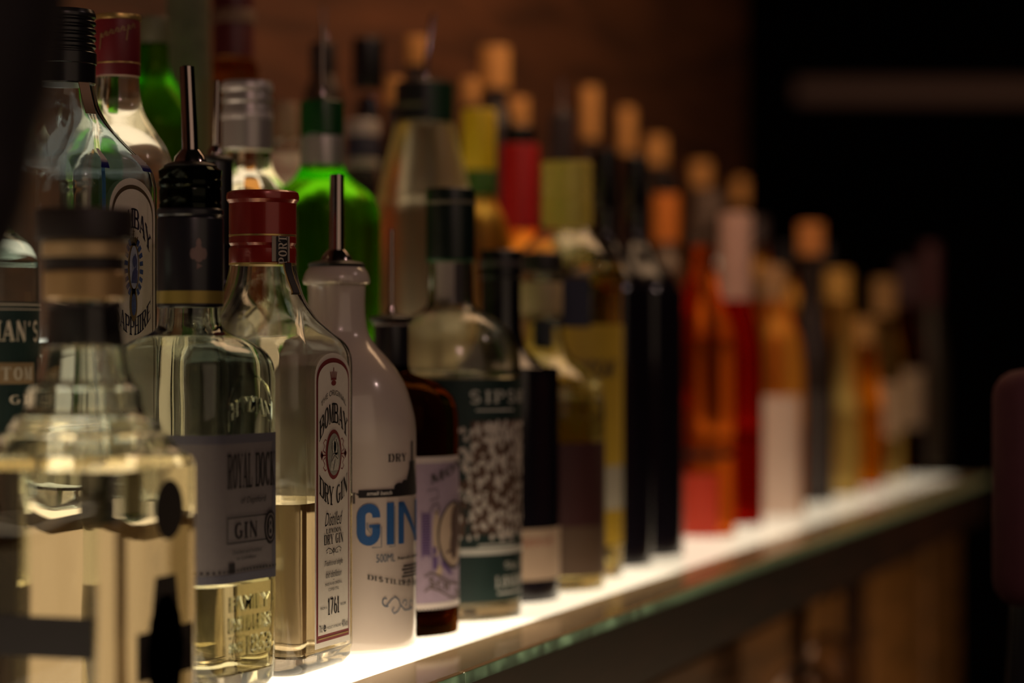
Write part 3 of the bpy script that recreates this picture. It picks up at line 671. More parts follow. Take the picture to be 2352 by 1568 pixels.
def P_band(half, y0, y1, m, name='neck_band'):
    def f(c):
        r = half*c['k']; lathe([(r*.99, c['z'](y0)), (r, c['z'](y0)+.0004), (r, c['z'](y1)-.0004), (r*.99, c['z'](y1))], name, m, c['o'])
    return f
def P_pour(y0, y1, half=5, collar=15, lean=(0, 0)):
    def f(c): pourer(c['o'], c['z'](y0), h=(y0-y1)*c['k']-.005, r=half*c['k'], collar=collar*c['k'], lean=lean)
    return f
def P_label(a0, a1, y0, y1, m, name='label', off=.0004, half=None, front=0):
    """a0..a1 in degrees from the camera-facing direction"""
    def f(c):
        r = c['rb'] if half is None else half*c['k']; pc = phicam(c['o'])
        A = Art(); n = 30; A.rect(math.radians(a0)*r, math.radians(a1)*r, c['z'](y0), c['z'](y1), n); A.wrap(name, m, c['o'], on_round(r, pc, off))
    return f
def P_art(fn, m, name, off=.0008, half=None, cut=.004):
    def f(c):
        r = c['rb'] if half is None else half*c['k']; pc = phicam(c['o']); A = Art(); fn(A, c, lambda deg: math.radians(deg)*r); A.wrap(name, m, c['o'], on_round(r, pc, off), cut)
    return f
def P_liq(y, m, th=.0030):
    def f(c):
        R = [(z, max(.004, r-th), 1.0) for r, z in [(c['rb']*.85, .004), (c['rb'], .008)] + [q for q in c['P'] if q[1] > .012]]
        R = crom(R, 4); R = cut_at(R, c['z'](y)); vs, fs = loft(R); link('liquid', mesh(vs, fs), m, c['o'], 45)
    return f

# ------------------------------------------------------------------ 5..9 front row, going away from the camera
def amber_pourer_bottle():
    def ap(c): return lambda px: math.asin(max(-.998, min(.998, (px-899)/155)))*c['rb']
    def txt(A, c, a):
        z = c['z']; p = ap(c); A.serif('MONKEY', p(985), p(1040)+.052, z(1106), z(1084), fn=lambda u, v: (u, v + (u-p(985))*.30), gap=.1)
        A.ringline(p(1040), z(1222), .0190, .0228, .0016)
        A.line([(p(985), z(1165)), (p(992), z(1150)), (p(1002), z(1148)), (p(1006), z(1160)), (p(1000), z(1172)), (p(994), z(1166))], .0009)
        A.line([(p(978), z(1118)), (p(1000), z(1115)), (p(1004), z(1135)), (p(984), z(1140))], .0007)
    def beast(A, c, a):
        z = c['z']; p = ap(c); A.disc(p(1046), z(1200), .0100, .0150, 14); A.disc(p(1040), z(1245), .0060, .0100, 12); A.line([(p(1022), z(1262)), (p(1035), z(1254)), (p(1050), z(1250))], .0016)
    def txt2(A, c, a):
        z = c['z']; p = ap(c); A.serif('SCHWARZWALD', p(980), p(1045)+.045, z(1330), z(1312), fn=lambda u, v: (u, v - .30*(u-p(980))), gap=.1)
        for dz in (0, -.0100): A.line([(p(972), z(1312)+dz), (p(985), z(1303)+dz), (p(1005), z(1312)+dz), (p(1030), z(1330)+dz), (p(1052), z(1338)+dz)], .0010)
    def vio(A, c, a):
        z = c['z']; p = ap(c)
        for i in range(16): A.rect(p(968), p(984), z(1174+i*6), z(1170+i*6))
        A.rect(p(966), p(968), z(1272), z(1166)); A.rect(p(984), p(986), z(1272), z(1166))
        A.rect(p(991), p(999), z(1262), z(1246)); A.rect(p(991), p(1001), z(1296), z(1268)); A.add([(p(1012), z(1290)), (p(1030), z(1312)), (p(1036), z(1310)), (p(1012), z(1274))], [(0, 1, 2, 3)])
    def pale(A, c, a):
        z = c['z']; p = ap(c); A.disc(p(1040), z(1222), .0180, .0218, 30); A.disc(p(1000), z(1215), .0034, .0160, 20); A.disc(p(1006), z(1300), .0030, .0040, 10)
    def edge(c):
        A = Art(); r = c['rb']; z = c['z']; n = 46; a0, a1 = math.radians(-80)*r, math.radians(88)*r
        for i in range(n):
            x = a0 + (a1-a0)*(i+.5)/n; A.disc(x, z(1383), .0011, .0011, 8)
        A.rect(a0, a1, z(1383), z(1372), 30); f_ = on_round(r, phicam(c['o']), .0006); m_ = mat('pale_label_edge', (.62, .54, .50, 1), .6); A.wrap('label_perforation', m_, c['o'], f_)
        Art().rect(a0, a1, z(1057), z(1043), 30).wrap('label_top_edge', m_, c['o'], f_)
    return round_bottle('gin_bottle', 'squat brown apothecary gin bottle with lilac stamp-like label and black pourer', 899, .632, 0,
        [(154, 1440), (154, 1040), (153, 960), (148, 930), (136, 905), (112, 884), (80, 868), (52, 858), (41, 845), (38, 800), (38, 740)], DAMBER,
        [P_band(40, 870, 736, SATIN, 'neck_sleeve'), P_cap(43, 748, 733, mat('pale_neck_ring', (.30, .27, .24, 1), .4), 'neck_ring'), P_pour(733, 530, 5.5, 50),
         P_label(-80, 88, 1381, 1046, LILAC), edge, P_art(pale, mat('sand_print', (.50, .38, .28, 1), .6), 'pale_print', .0006), P_art(beast, mat('brown_print', (.10, .06, .05, 1), .6), 'animal_drawing', .0009), P_art(txt, mat('soft_black_ink', (.06, .05, .05, 1), .6), 'lettering', .0011), P_art(vio, INKPURP, 'violet_print', .0009), P_art(txt2, mat('sepia_ink', (.12, .09, .06, 1), .6), 'banner_lettering', .001)], liquid=None)

def flowered_green_label_bottle():
    def white(A, c, a):
        z = c['z']; A.serif('SIPSMITH', a(14), a(112), z(922), z(894), gap=.25); A.rect(a(20), a(60), z(940), z(936), 6)
        A.rect(a(-70), a(88), z(1262), z(1246), 30); A.rect(a(22), a(62), z(1243), z(1238), 8)
        A.serif('LONDON', a(38), a(80), z(1338), z(1312), gap=.2); A.sans('Sip', a(48), a(66), z(1300), z(1280)); A.sans('London', a(-66), a(-14), z(1362), z(1342), shear=.2, bold=.02); A.rect(a(40), a(75), z(1352), z(1348), 6)
    def flowers(A, c, a):
        z = c['z']; rnd = random.Random(4)
        for i in range(430):
            y = rnd.uniform(968, 1226); t = (y-970)/256; lo = 10 - 72*min(1, t*1.5) + (40*(t-.66) if t > .66 else 0); d = rnd.uniform(lo, 84)
            if t > .82 and d < -5: continue
            A.disc(a(d), z(y), .0020*rnd.uniform(.5, 1.3), .0026*rnd.uniform(.5, 1.3), 6)
    def leaves(A, c, a):
        z = c['z']; rnd = random.Random(9)
        A.rect(a(16), a(84), z(1215), z(962), 20)
        for i in range(30): A.disc(a(rnd.uniform(0, 16)), z(rnd.uniform(1090, 1225)), .0022, .0030, 7)
    return round_bottle('gin_bottle', 'clear round-shouldered gin bottle with dark green foil cap and white-flowered green label', 1035, .628, 0,
        [(162, 1405), (162, 900), (161, 850), (156, 815), (146, 780), (128, 750), (100, 728), (72, 714), (55, 700), (51, 670), (50, 610), (50, 590)], glass('clear_bottle_glass', (.87, .87, .85), 1.48, .10, .8),
        [P_cap(56, 598, 433, GREENCAP), P_band(56.6, 470, 462, mat('dull_cap_ring', (.20, .18, .12, 1), .5), 'cap_ring'), P_band(55.6, 601, 580, mat('bright_green_seal', (.008, .12, .05, 1), .4), 'seal'),
         P_label(-66, 100, 1368, 868, GREENP), P_art(leaves, mat('brown_leaves', (.10, .055, .035, 1), .7, var=.7, scale=110), 'label_leaves', .0006), P_art(flowers, mat('white_blossom', (.58, .52, .46, 1), .7), 'label_flowers', .0008), P_art(white, mat('pale_grey_print', (.56, .56, .50, 1), .6), 'lettering', .0008),
         P_label(-40, 10, 700, 604, mat('neck_paper', (.42, .37, .32, 1), .6), 'neck_label', .0004, 50.5), P_label(10, 36, 700, 604, mat('dark_neck_paper', (.05, .04, .04, 1), .6), 'neck_print', .0005, 50.5), P_liq(862, YELL)], shell=.003)

def black_tan_label_bottle():
    def nk(A, c, a):
        for i in range(9): A.line([(a(-60), c['z'](700-i*10)), (a(40), c['z'](670-i*10))], .0003)
    def red(A, c, a): A.sans('RESERVE', a(0), a(60), c['z'](1245), c['z'](1228))
    return round_bottle('liqueur_bottle', 'matt black bottle with sloping shoulders and plain tan label near its foot', 1150, .632, 0,
        [(135, 1385), (135, 880), (128, 862), (112, 850), (90, 832), (70, 812), (56, 792), (48, 760), (46, 700), (46, 640)], BLACKG,
        [P_cap(48, 640, 574, BLACK), P_band(49, 612, 600, mat('grey_cap_line', (.10, .08, .08, 1), .5), 'cap_line'), P_label(-60, 100, 1322, 1206, TAN), P_art(red, mat('faded_red_ink', (.40, .14, .09, 1), .6), 'lettering'), P_art(nk, mat('neck_weave', (.07, .05, .02, 1), .5), 'neck_pattern', .0004, 46)])

def maroon_label_bottle():
    return round_bottle('spirit_bottle', 'clear bottle with straw-coloured neck, dark cap and maroon label over a brown one', 1244, .630, 0,
        [(145, 1350), (145, 960), (144, 915), (138, 880), (110, 850), (76, 825), (58, 800), (50, 765), (47, 700), (46, 625)], CLEAR,
        [P_cap(48, 624, 582, BROWNCAP), P_band(47.5, 728, 648, mat('straw_neck_label', (.55, .42, .22, 1), .55), 'neck_label'), P_label(-20, 28, 800, 735, mat('navy_neck_patch', (.02, .025, .035, 1), .5), 'neck_patch', .0004, 52),
         P_label(-100, 100, 1232, 1012, mat('dark_maroon_paper', (.055, .014, .014, 1), .6)), P_label(8, 100, 1312, 1200, mat('brown_lower_paper', (.11, .065, .038, 1), .6), 'lower_label', .0006), P_liq(862, STRAWL)], shell=.003)

def yellow_label_bottle():
    def nv(A, c, a): A.rect(a(-10), a(24), c['z'](752), c['z'](640), 5)
    def bl(A, c, a): A.sans('ADVOCAAT', a(0), a(60), c['z'](865), c['z'](825), bold=.03)
    return round_bottle('liqueur_bottle', 'tall clear bottle with ribbed yellow-green cap and golden yellow label', 1302, .640, 0,
        [(128, 1310), (128, 680), (132, 635), (120, 595), (98, 565), (72, 540), (58, 520)], CLEAR,
        [P_cap(58, 522, 372, YELGREEN, rings=3), P_label(-90, 100, 1065, 745, mat('golden_paper', (.62, .42, .04, 1), .55, var=.15)), P_label(-90, 100, 1165, 1066, mat('pale_lower_paper', (.48, .45, .34, 1), .6), 'lower_label'), P_label(-90, 100, 1245, 1166, mat('amber_paper', (.50, .32, .02, 1), .6), 'foot_label'),
         P_art(bl, DKBLUE, 'lettering'), P_art(nv, DKBLUE, 'neck_patch'), P_liq(612, STRAWL)], shell=.003)

def black_wine(px, u, half, ybase, ytop, nk, lab):
    return round_bottle('wine_bottle', lab, px, u, 0, [(half, ybase-12), (half, 720), (half*.97, 680), (half*.85, 645), (half*.62, 610), (half*.42, 575), (nk, 540), (nk, 470)], BLACKG,
        [P_cap(nk+2, 480, ytop, BLACK, 'foil_cap'), P_label(-50, 12, 1060, 985, mat('faint_grey_seal', (.10, .085, .09, 1), .5), 'seal_mark')])

# ------------------------------------------------------------------ second tier (z = 0.1) and third tier (z = 0.2)
Z2, Z3 = .1, .2
def sapphire():
    s, Y = spot(165, .7335); s, Y = 1.2955, 1.2955*CT + .7400*ST
    o = thing('gin_bottle', 'pale blue square gin bottle with black ribbed screw cap and jewelled portrait label', 'bottle', (s, .7400, Z2))
    cx = CX + F*(ST*s - CT*.7400)/Y
    h = .0450; g = lambda y: zz(y, Y) - Z2
    R = [(0, .040, .3), (.003, .043, .28), (.01, h, .26), (.06, h, .26), (.12, h, .26), (g(500), h, .26)]
    R += crom([(g(430), h, .26), (g(400), .0440, .28), (g(378), .0425, .34), (g(350), .0370, .45), (g(318), .0315, .62), (g(285), .0265, .82), (g(250), .0222, .95), (g(215), .0200, 1), (g(190), .0192, 1), (g(120), .0182, 1), (g(60), .0178, 1)], 4)
    link('glass_body', shell_mesh(R, .0034, .011), BLUEG, o, 45)
    r = .0200; screwcap(o, r, g(196), g(25), BLACK, 5)
    lathe([(r*1.01, g(150)), (r*1.03, g(148)), (r*1.03, g(124)), (r*1.01, g(122))], 'cap_ridge', BLACK, o)
    # hanging gold and black strip on the neck
    ph = phicam(o) + .62; pts = [(.0206, g(195)), (.0222, g(212)), (.0240, g(232)), (.0268, g(258)), (.0282, g(268))]
    vs = []; fs = []
    for rr, z in pts:
        for sg in (-1, 1):
            for d in (.0004, .0014): a = ph + sg*.0035/rr; vs.append(((rr+d)*math.sin(a), -(rr+d)*math.cos(a), z))
    for i in range(len(pts)-1): b = 4*i; fs += [(b, b+2, b+6, b+4), (b+1, b+5, b+7, b+3), (b, b+4, b+5, b+1), (b+2, b+3, b+7, b+6)]
    fs += [(0, 1, 3, 2), (b+4, b+6, b+7, b+5)]
    link('tax_strip', mesh(vs, fs), mat('bronze_strip', (.22, .14, .08, 1), .4, .6), o)
    # blue painted shoulder panel on the front face edge
    face = lambda off, ox=.004: (lambda u, v: (u+ox, -h-off, v))
    zt = g(412)
    def arch(w, zb, zt, zc, n=22):
        P = [(-w, zb), (w, zb), (w, zc)] + [(w*math.cos(math.pi*i/n), zc + (zt-zc)*math.sin(math.pi*i/n)**.85) for i in range(1, n)] + [(-w, zc)]
        return Art().add([(0, .1)] + P, [(0, i+1, (i+1) % len(P)+1) for i in range(len(P))])
    zc = g(500)
    BL = mat('bright_blue_paint', (.012, .05, .42, 1), .3)
    Art().rect(-.0320, -.0275, .02, g(396)).wrap('blue_edge_line', mat('sky_blue_paint', (.10, .28, .50, 1), .3), o, lambda u, v: (u, -hof(R, v)-.0003, v))
    A = Art(); n = 14
    for i in range(n):
        y0, y1 = 396-i*3.2, 396-(i+1)*3.2; A.add([(-.0330+.0004*i, g(y0)), (-.0225-.0001*i, g(y0)), (-.0225-.0001*(i+1), g(y1)), (-.0330+.0004*(i+1), g(y1))], [(0, 1, 2, 3)])
    bs = lambda u, v: (u, -hof(R, v)-.0006, v)
    A.wrap('blue_shoulder_panel', mat('deep_blue_paint', (.008, .012, .16, 1), .3), o, bs); A = Art()
    for i in range(16):
        y0, y1 = 392-i*2.4, 392-(i+1)*2.4; w0 = .020-.0004*i; A.add([(w0, g(y0)), (w0+.011, g(y0)), (w0+.0106, g(y1)), (w0-.0004, g(y1))], [(0, 1, 2, 3)])
    A.wrap('blue_edge_panel', _M['deep_blue_paint'], o, bs)
    arch(.0290, .014, zt, zc).wrap('label', PAPER, o, face(.0004)); arch(.0262, .018, zt-.004, zc-.001).wrap('label_border', mat('olive_gold_border', (.085, .060, .03, 1), .5), o, face(.0006)); arch(.0246, .021, zt-.0065, zc-.002).wrap('label_field', PAPER, o, face(.0008))
    A = Art(); ct = g(480)
    A.serif('BOMBAY', -.0225, .0225, g(525), ct, fn=lambda u, v: (u, v - u*u*34), gap=.02)
    A.serif('SAPPHIRE', -.0225, .0225, g(770), g(728), fn=lambda u, v: (u, v + u*u*22), gap=.02); A.wrap('lettering', DKBLUE, o, face(.0011))
    CZ = g(615); Gd = Art(); Gd.disc(0, CZ, .0068, .0150); 
    for k in (-2, -1, 0, 1, 2): Gd.line([(k*.0016, g(560)), (k*.0026, g(545)+(.002 if k == 0 else 0))], .0009)
    Gd.disc(0, g(556), .0060, .0026); Gd.line([(0, g(545)), (0, g(525))], .0008); Gd.line([(-.0013, g(533)), (.0013, g(533))], .0007)
    Gd.disc(0, g(700), .0046, .0100); Gd.rect(-.0022, .0022, g(680), g(655)); Gd.wrap('medallion_frame', mat('dark_gold_print', (.20, .14, .05, 1), .45, .3), o, face(.0013))
    J = Art()
    for i in range(22):
        a = 2*math.pi*(i+.5)/22
        if abs(math.sin(a)) > .95: continue
        c = Vector((math.cos(a)*.0094, CZ + math.sin(a)*.0170)); d = Vector((math.cos(a), math.sin(a)*1.0)); n = Vector((-d.y, d.x)); w = .0013
        J.add([tuple(c-d*.0017-n*w), tuple(c+d*.0024-n*w*1.1), tuple(c+d*.0024+n*w*1.1), tuple(c-d*.0017+n*w)], [(0, 1, 2, 3)])
    J.disc(0, g(700), .0030, .0066); J.wrap('jewels', mat('jewel_blue', (.035, .08, .25, 1), .3, var=.6, scale=400), o, face(.0014))
    Art().disc(0, CZ, .0054, .0130).wrap('medallion_field', mat('pale_blue_engraving', (.40, .44, .60, 1), .5, var=.3, scale=500), o, face(.0015))
    Pp = Art(); Pp.disc(.0002, CZ+.0035, .0022, .0036, 14); Pp.add([(-.0036, CZ-.0095), (.0036, CZ-.0095), (.0042, CZ-.002), (.0010, CZ+.0002), (-.002, CZ-.003)], [(0, 1, 2, 3, 4)]); Pp.line([(.001, CZ+.008), (.0032, CZ+.004), (.003, CZ-.001)], .0010)
    Pp.wrap('medallion_portrait', mat('blue_engraving', (.05, .07, .22, 1), .5, var=.5, scale=600), o, face(.0017))
    return o

def old_tom():
    px, u = -56, .729; s, Y = spot(px, u); k = Y/F
    def em(A, c, a): pass
    def cream(A, c, a):
        z = c['z']; A.serif("HAYMAN'S", a(-34), a(72), z(783), z(738), gap=.12); A.serif('OLD TOM', a(-24), a(58), z(871), z(842), gap=.2)
        A.serif('GIN', a(30), a(66), z(925), z(905), gap=.15); A.rect(a(-70), a(86), z(702), z(699), 24); A.rect(a(-70), a(86), z(712), z(710), 24)
    o = round_bottle('gin_bottle', 'clear bottle with dark green cream-lettered label at the left edge of the photo', px, u, Z2,
        [(142, 1400), (142, 650), (141, 610), (134, 580), (118, 555), (96, 538), (80, 520), (74, 490), (72, 460), (70, 300)], glass('smoky_clear_glass', (.62, .68, .66), 1.45, .05, .2),
        [P_cap(76, 470, 250, BLACK), P_band(78, 548, 536, GOLD, 'neck_band'), P_label(-90, 110, 1050, 694, GREENP), P_label(-60, 64, 880, 832, mat('ochre_band', (.30, .20, .10, 1), .6), 'label_band', .0006), P_label(68, 84, 900, 820, mat('brown_oval', (.07, .045, .04, 1), .6), 'label_oval', .0010),
         P_art(cream, CREAM, 'lettering', .0012)])
    return o
def silver_txt(A, c, a): pass

def tier_bottles():
    G = 'spirit bottles on the second lit step'
    rb = round_bottle
    # clear bottle with red script cap, second step
    def script(A, c, a):
        z = c['z']
        for i in range(7): x = a(-48+i*14); y = 92-i*4; A.line([(x, z(y+26 if i in (0, 5) else y)), (x+.0012, z(y-10)), (x+.0024, z(y-8)), (x+.0016, z(y)), (x+.0034, z(y-2))], .0007)
    rb('gin_bottle', 'clear long-necked bottle with dark red gold-scripted cap, behind the pale blue bottle', 270, .752, Z2,
       [(126, 900), (128, 480), (130, 420), (126, 380), (112, 340), (90, 305), (70, 275), (57, 245), (51, 210), (49, 180)], CLEAR_THIN,
       [P_cap(52, 176, 44, mat('deep_red_foil', (.17, .010, .016, 1), .45)), P_band(53.5, 48, 36, GOLD, 'cap_rim'), P_band(52.6, 149, 146, GOLD, 'gold_line'), P_art(script, mat('gold_script', (.36, .24, .10, 1), .45, .3), 'script', .0006, 52)], G)
    rb('spirit_bottle', 'dark bottle with black collar and steel pourer, behind the black-sleeved gin bottle', 495, .722, Z2,
       [(100, 1000), (100, 760), (96, 710), (70, 680), (46, 655), (40, 620), (38, 500), (38, 380)], BLACKG,
       [P_band(40, 560, 372, BLACK, 'neck_sleeve'), P_pour(368, 190, 9, 42, lean=(-.002, -.002))], G)
    rb('spirit_bottle', 'clear bottle with wide ribbed silver screw cap, above the red-capped gin bottle', 568, .748, Z2,
       [(112, 900), (112, 520), (108, 470), (90, 430), (66, 400), (56, 375), (54, 340)], SOLID,
       [P_cap(58, 346, 188, SILVER, rings=3), P_band(59.5, 210, 196, mat('bright_silver_ring', (.70, .64, .62, 1), .35, .4), 'upper_ring'), P_band(59.5, 276, 262, mat('bright_silver_ring2', (.70, .64, .62, 1), .35, .4), 'lower_ring')], G)
    rb('gin_bottle', 'bright green glass bottle with silver neck band and dark green cap', 740, .738, Z2,
       [(132, 900), (134, 560), (133, 500), (126, 466), (104, 440), (74, 418), (56, 398), (50, 380)], GREENG,
       [P_cap(50, 312, 232, mat('deep_green_cap', (.005, .06, .010, 1), .3)), P_cap(50, 384, 312, SILVER, 'neck_foil'), P_pour(230, 60, 5, 20)], G)
    rb('spirit_bottle', 'large clear bottle with black-green cap and pale shoulders, behind the brown bottle', 975, .742, Z2,
       [(112, 900), (114, 520), (110, 465), (100, 420), (88, 370), (76, 325), (68, 292), (66, 278)], STRAW,
       [P_cap(66, 284, 190, mat('black_cap', (.012, .011, .014, 1), .4)), P_label(10, 90, 284, 192, mat('cap_green_side', (.004, .035, .014, 1), .4), 'cap_stamp', .0005, 66), P_label(-60, 0, 250, 240, mat('cap_olive_print', (.12, .10, .06, 1), .5), 'cap_print', .0006, 66), P_pour(190, 30, 6, 22, lean=(.02, 0))], G)
    rb('liqueur_bottle', 'golden bottle with yellow neck foil over a green band', 1100, .748, Z2,
       [(72, 900), (74, 620), (72, 560), (62, 510), (46, 475), (38, 450), (36, 400)], glass('golden_glass', (.98, .74, .30), 1.33, .30),
       [P_cap(39, 392, 252, YELLOW, 'neck_foil'), P_band(38, 452, 388, mat('leaf_green_foil', (.06, .16, .02, 1), .5), 'green_band')], G)
    rb('liqueur_bottle', 'amber bottle with tall bright red neck foil', 1193, .748, Z2,
       [(84, 900), (86, 640), (82, 590), (66, 560), (48, 538), (42, 520)], glass('orange_amber_glass', (.95, .52, .16), 1.33, .30),
       [P_cap(44, 528, 332, BRIGHTRED, 'neck_foil'), P_cap(36, 332, 292, BLACK, 'stopper')], G)
    rb('wine_bottle', 'slim black bottle with dark foil, between the ribbed yellow cap and the black wine bottles', 1290, .752, Z2,
       [(66, 900), (66, 560), (58, 520), (34, 470), (28, 430), (28, 360)], BLACKG, [P_cap(29, 372, 262, mat('dusky_foil', (.045, .03, .032, 1), .5), 'foil_cap'), P_pour(262, 190, 5, 20)], G)
    rb('liqueur_bottle', 'bottle with orange neck foil beyond the black wine bottles', 1530, .750, Z2,
       [(60, 900), (60, 660), (52, 610), (36, 580), (31, 556)], mat('brown_bottle_glazed', (.07, .035, .015, 1), .2), [P_cap(31, 560, 446, ORCAP, 'neck_foil'), P_cap(24, 446, 405, BLACK, 'stopper')], G)
    rb('spirit_bottle', 'pale clear bottle with rounded shoulders beyond the orange-foiled one', 1628, .750, Z2,
       [(62, 900), (62, 680), (58, 630), (46, 590), (38, 550), (34, 500)], SOLID, [P_cap(36, 500, 440, mat('grey_brown_cap', (.12, .08, .06, 1), .5)), ], G)
    for px, y0, y1, w, mm in ((1735, 560, 500, 26, 'dusky_foil'), (1800, 620, 560, 24, None), (1895, 640, 560, 22, None)):
        rb('spirit_bottle', {1735: 'amber bottle with dusky foil, far along the second step', 1800: 'amber bottle with black cap, far along the second step behind the cream label', 1895: 'amber bottle with black cap, farther along the second step behind the golden one'}[px], px, .750, Z2,
           [(46, 900), (46, y0+120), (40, y0+70), (w, y0+30), (w, y0)], WHISKY, [P_cap(w+2, y0, y1, _M[mm] if mm else BLACK)], G)
    G3 = 'bottles on the top step'
    rb('gin_bottle', 'green glass bottle behind the red-capped long-necked bottle on the top step', 352, .862, Z3,
       [(96, 700), (96, 330), (92, 270), (70, 220), (44, 180), (36, 150), (34, 100)], GREENG, [P_cap(36, 100, 40, mat('olive_cap', (.10, .09, .05, 1), .5))], G3)
    rb('spirit_bottle', 'tall bottle wrapped in olive patterned paper at the top of the frame', 432, .878, Z3,
       [(56, 700), (56, 220), (52, 120), (50, 20), (48, -60)], mat('olive_glazed_bottle', (.12, .095, .05, 1), .4), [P_label(-60, 50, 185, -40, OLIVE), ], G3)
    rb('spirit_bottle', 'tan bottle with dark maroon neck foil and pale band at the top of the frame', 535, .878, Z3,
       [(58, 700), (58, 200), (54, 160), (48, 138)], glass('tan_amber_glass', (.80, .55, .28), 1.2, .03), [P_cap(47, 134, 52, MAROON, 'neck_foil'), P_cap(52, 54, 24, mat('dusky_rose_band', (.20, .11, .07, 1), .6), 'pale_band'), P_cap(47, 26, -70, mat('maroon_foil_top', (.09, .010, .013, 1), .45), 'foil_top')], G3)
    def wt(A, c, a): A.sans('Classic', a(-40), a(45), c['z'](404), c['z'](378))
    rb('spirit_bottle', 'bottle with white red-lettered label and tan neck, between the silver cap and the green bottle', 655, .866, Z3,
       [(48, 700), (48, 400), (44, 345), (32, 322), (28, 300)], SOLID, [P_cap(30, 318, 236, mat('tan_foil', (.34, .22, .14, 1), .5), 'neck_foil'), P_label(-75, 75, 448, 352, mat('warm_white_paper', (.85, .68, .56, 1), .6)), P_art(wt, mat('red_print', (.42, .08, .06, 1), .6), 'lettering')], G3)
    rb('spirit_bottle', 'clear bottle with pale grey cap and navy neck label, right of the green bottle', 832, .868, Z3,
       [(46, 700), (46, 440), (42, 405), (38, 380)], SOLID, [P_cap(40, 312, 276, mat('pale_grey_cap', (.50, .44, .40, 1), .4, .2)), P_band(38, 366, 312, mat('navy_neck_label', (.035, .035, .06, 1), .5), 'neck_label'), P_band(39, 385, 366, mat('pale_neck_band', (.36, .34, .27, 1), .5), 'neck_band')], G3)
    rb('spirit_bottle', 'very dark bottle with black cap on the top step, against the brown wall', 845, .880, Z3,
       [(30, 700), (30, 300), (28, 260), (20, 220)], BLACKG, [P_cap(36, 205, 90, BLACK)], G3)
    rb('spirit_bottle', 'dark bottle with dusky pourer above the bright green bottle on the top step', 742, .874, Z3,
       [(44, 700), (44, 260), (40, 210), (26, 170)], mat('dusky_brown_glazed', (.05, .028, .018, 1), .3), [P_cap(30, 170, 100, mat('dusky_stopper', (.03, .02, .02, 1), .5), 'stopper'), P_pour(100, 20, 4, 15)], G3)
    ck = [(955, 150, 84, 25), (905, 240, 178, 20), (1137, 205, 108, 34), (1185, 292, 226, 30), (1080, 240, 180, 22), (1355, 320, 200, 20), (1440, 352, 248, 19), (1508, 378, 314, 24), (1610, 430, 372, 24), (1700, 470, 410, 18)]
    CKM = mat('honey_wood_stopper', (.66, .31, .085, 1), .6, var=.15)
    names = ['leftmost, above the pale-shouldered clear bottle', 'low, just left of the black-green cap', 'the broadest of the row', 'right above the red neck foil', 'small, between the two broad ones', 'tall narrow stopper above the black wine bottles', 'second tall narrow stopper, right of the first', 'short stopper right of the tall ones', 'dim one above the orange neck foil', 'last and dimmest before the wall ends']
    for (px, y0, y1, w), nm in zip(ck, names):
        rb('spirit_bottle', 'dark bottle with honey-coloured wooden stopper, ' + nm, px, .886, Z3,
           [(w*1.5, 760), (w*1.5, y0+130), (w*1.3, y0+80), (w*.9, y0+40), (w*.8, y0)], mat('dark_brown_glazed', (.022, .013, .010, 1), .3),
           [P_cap(w, y0, y1, CKM, 'stopper')], 'wood-stoppered bottles on the top step')

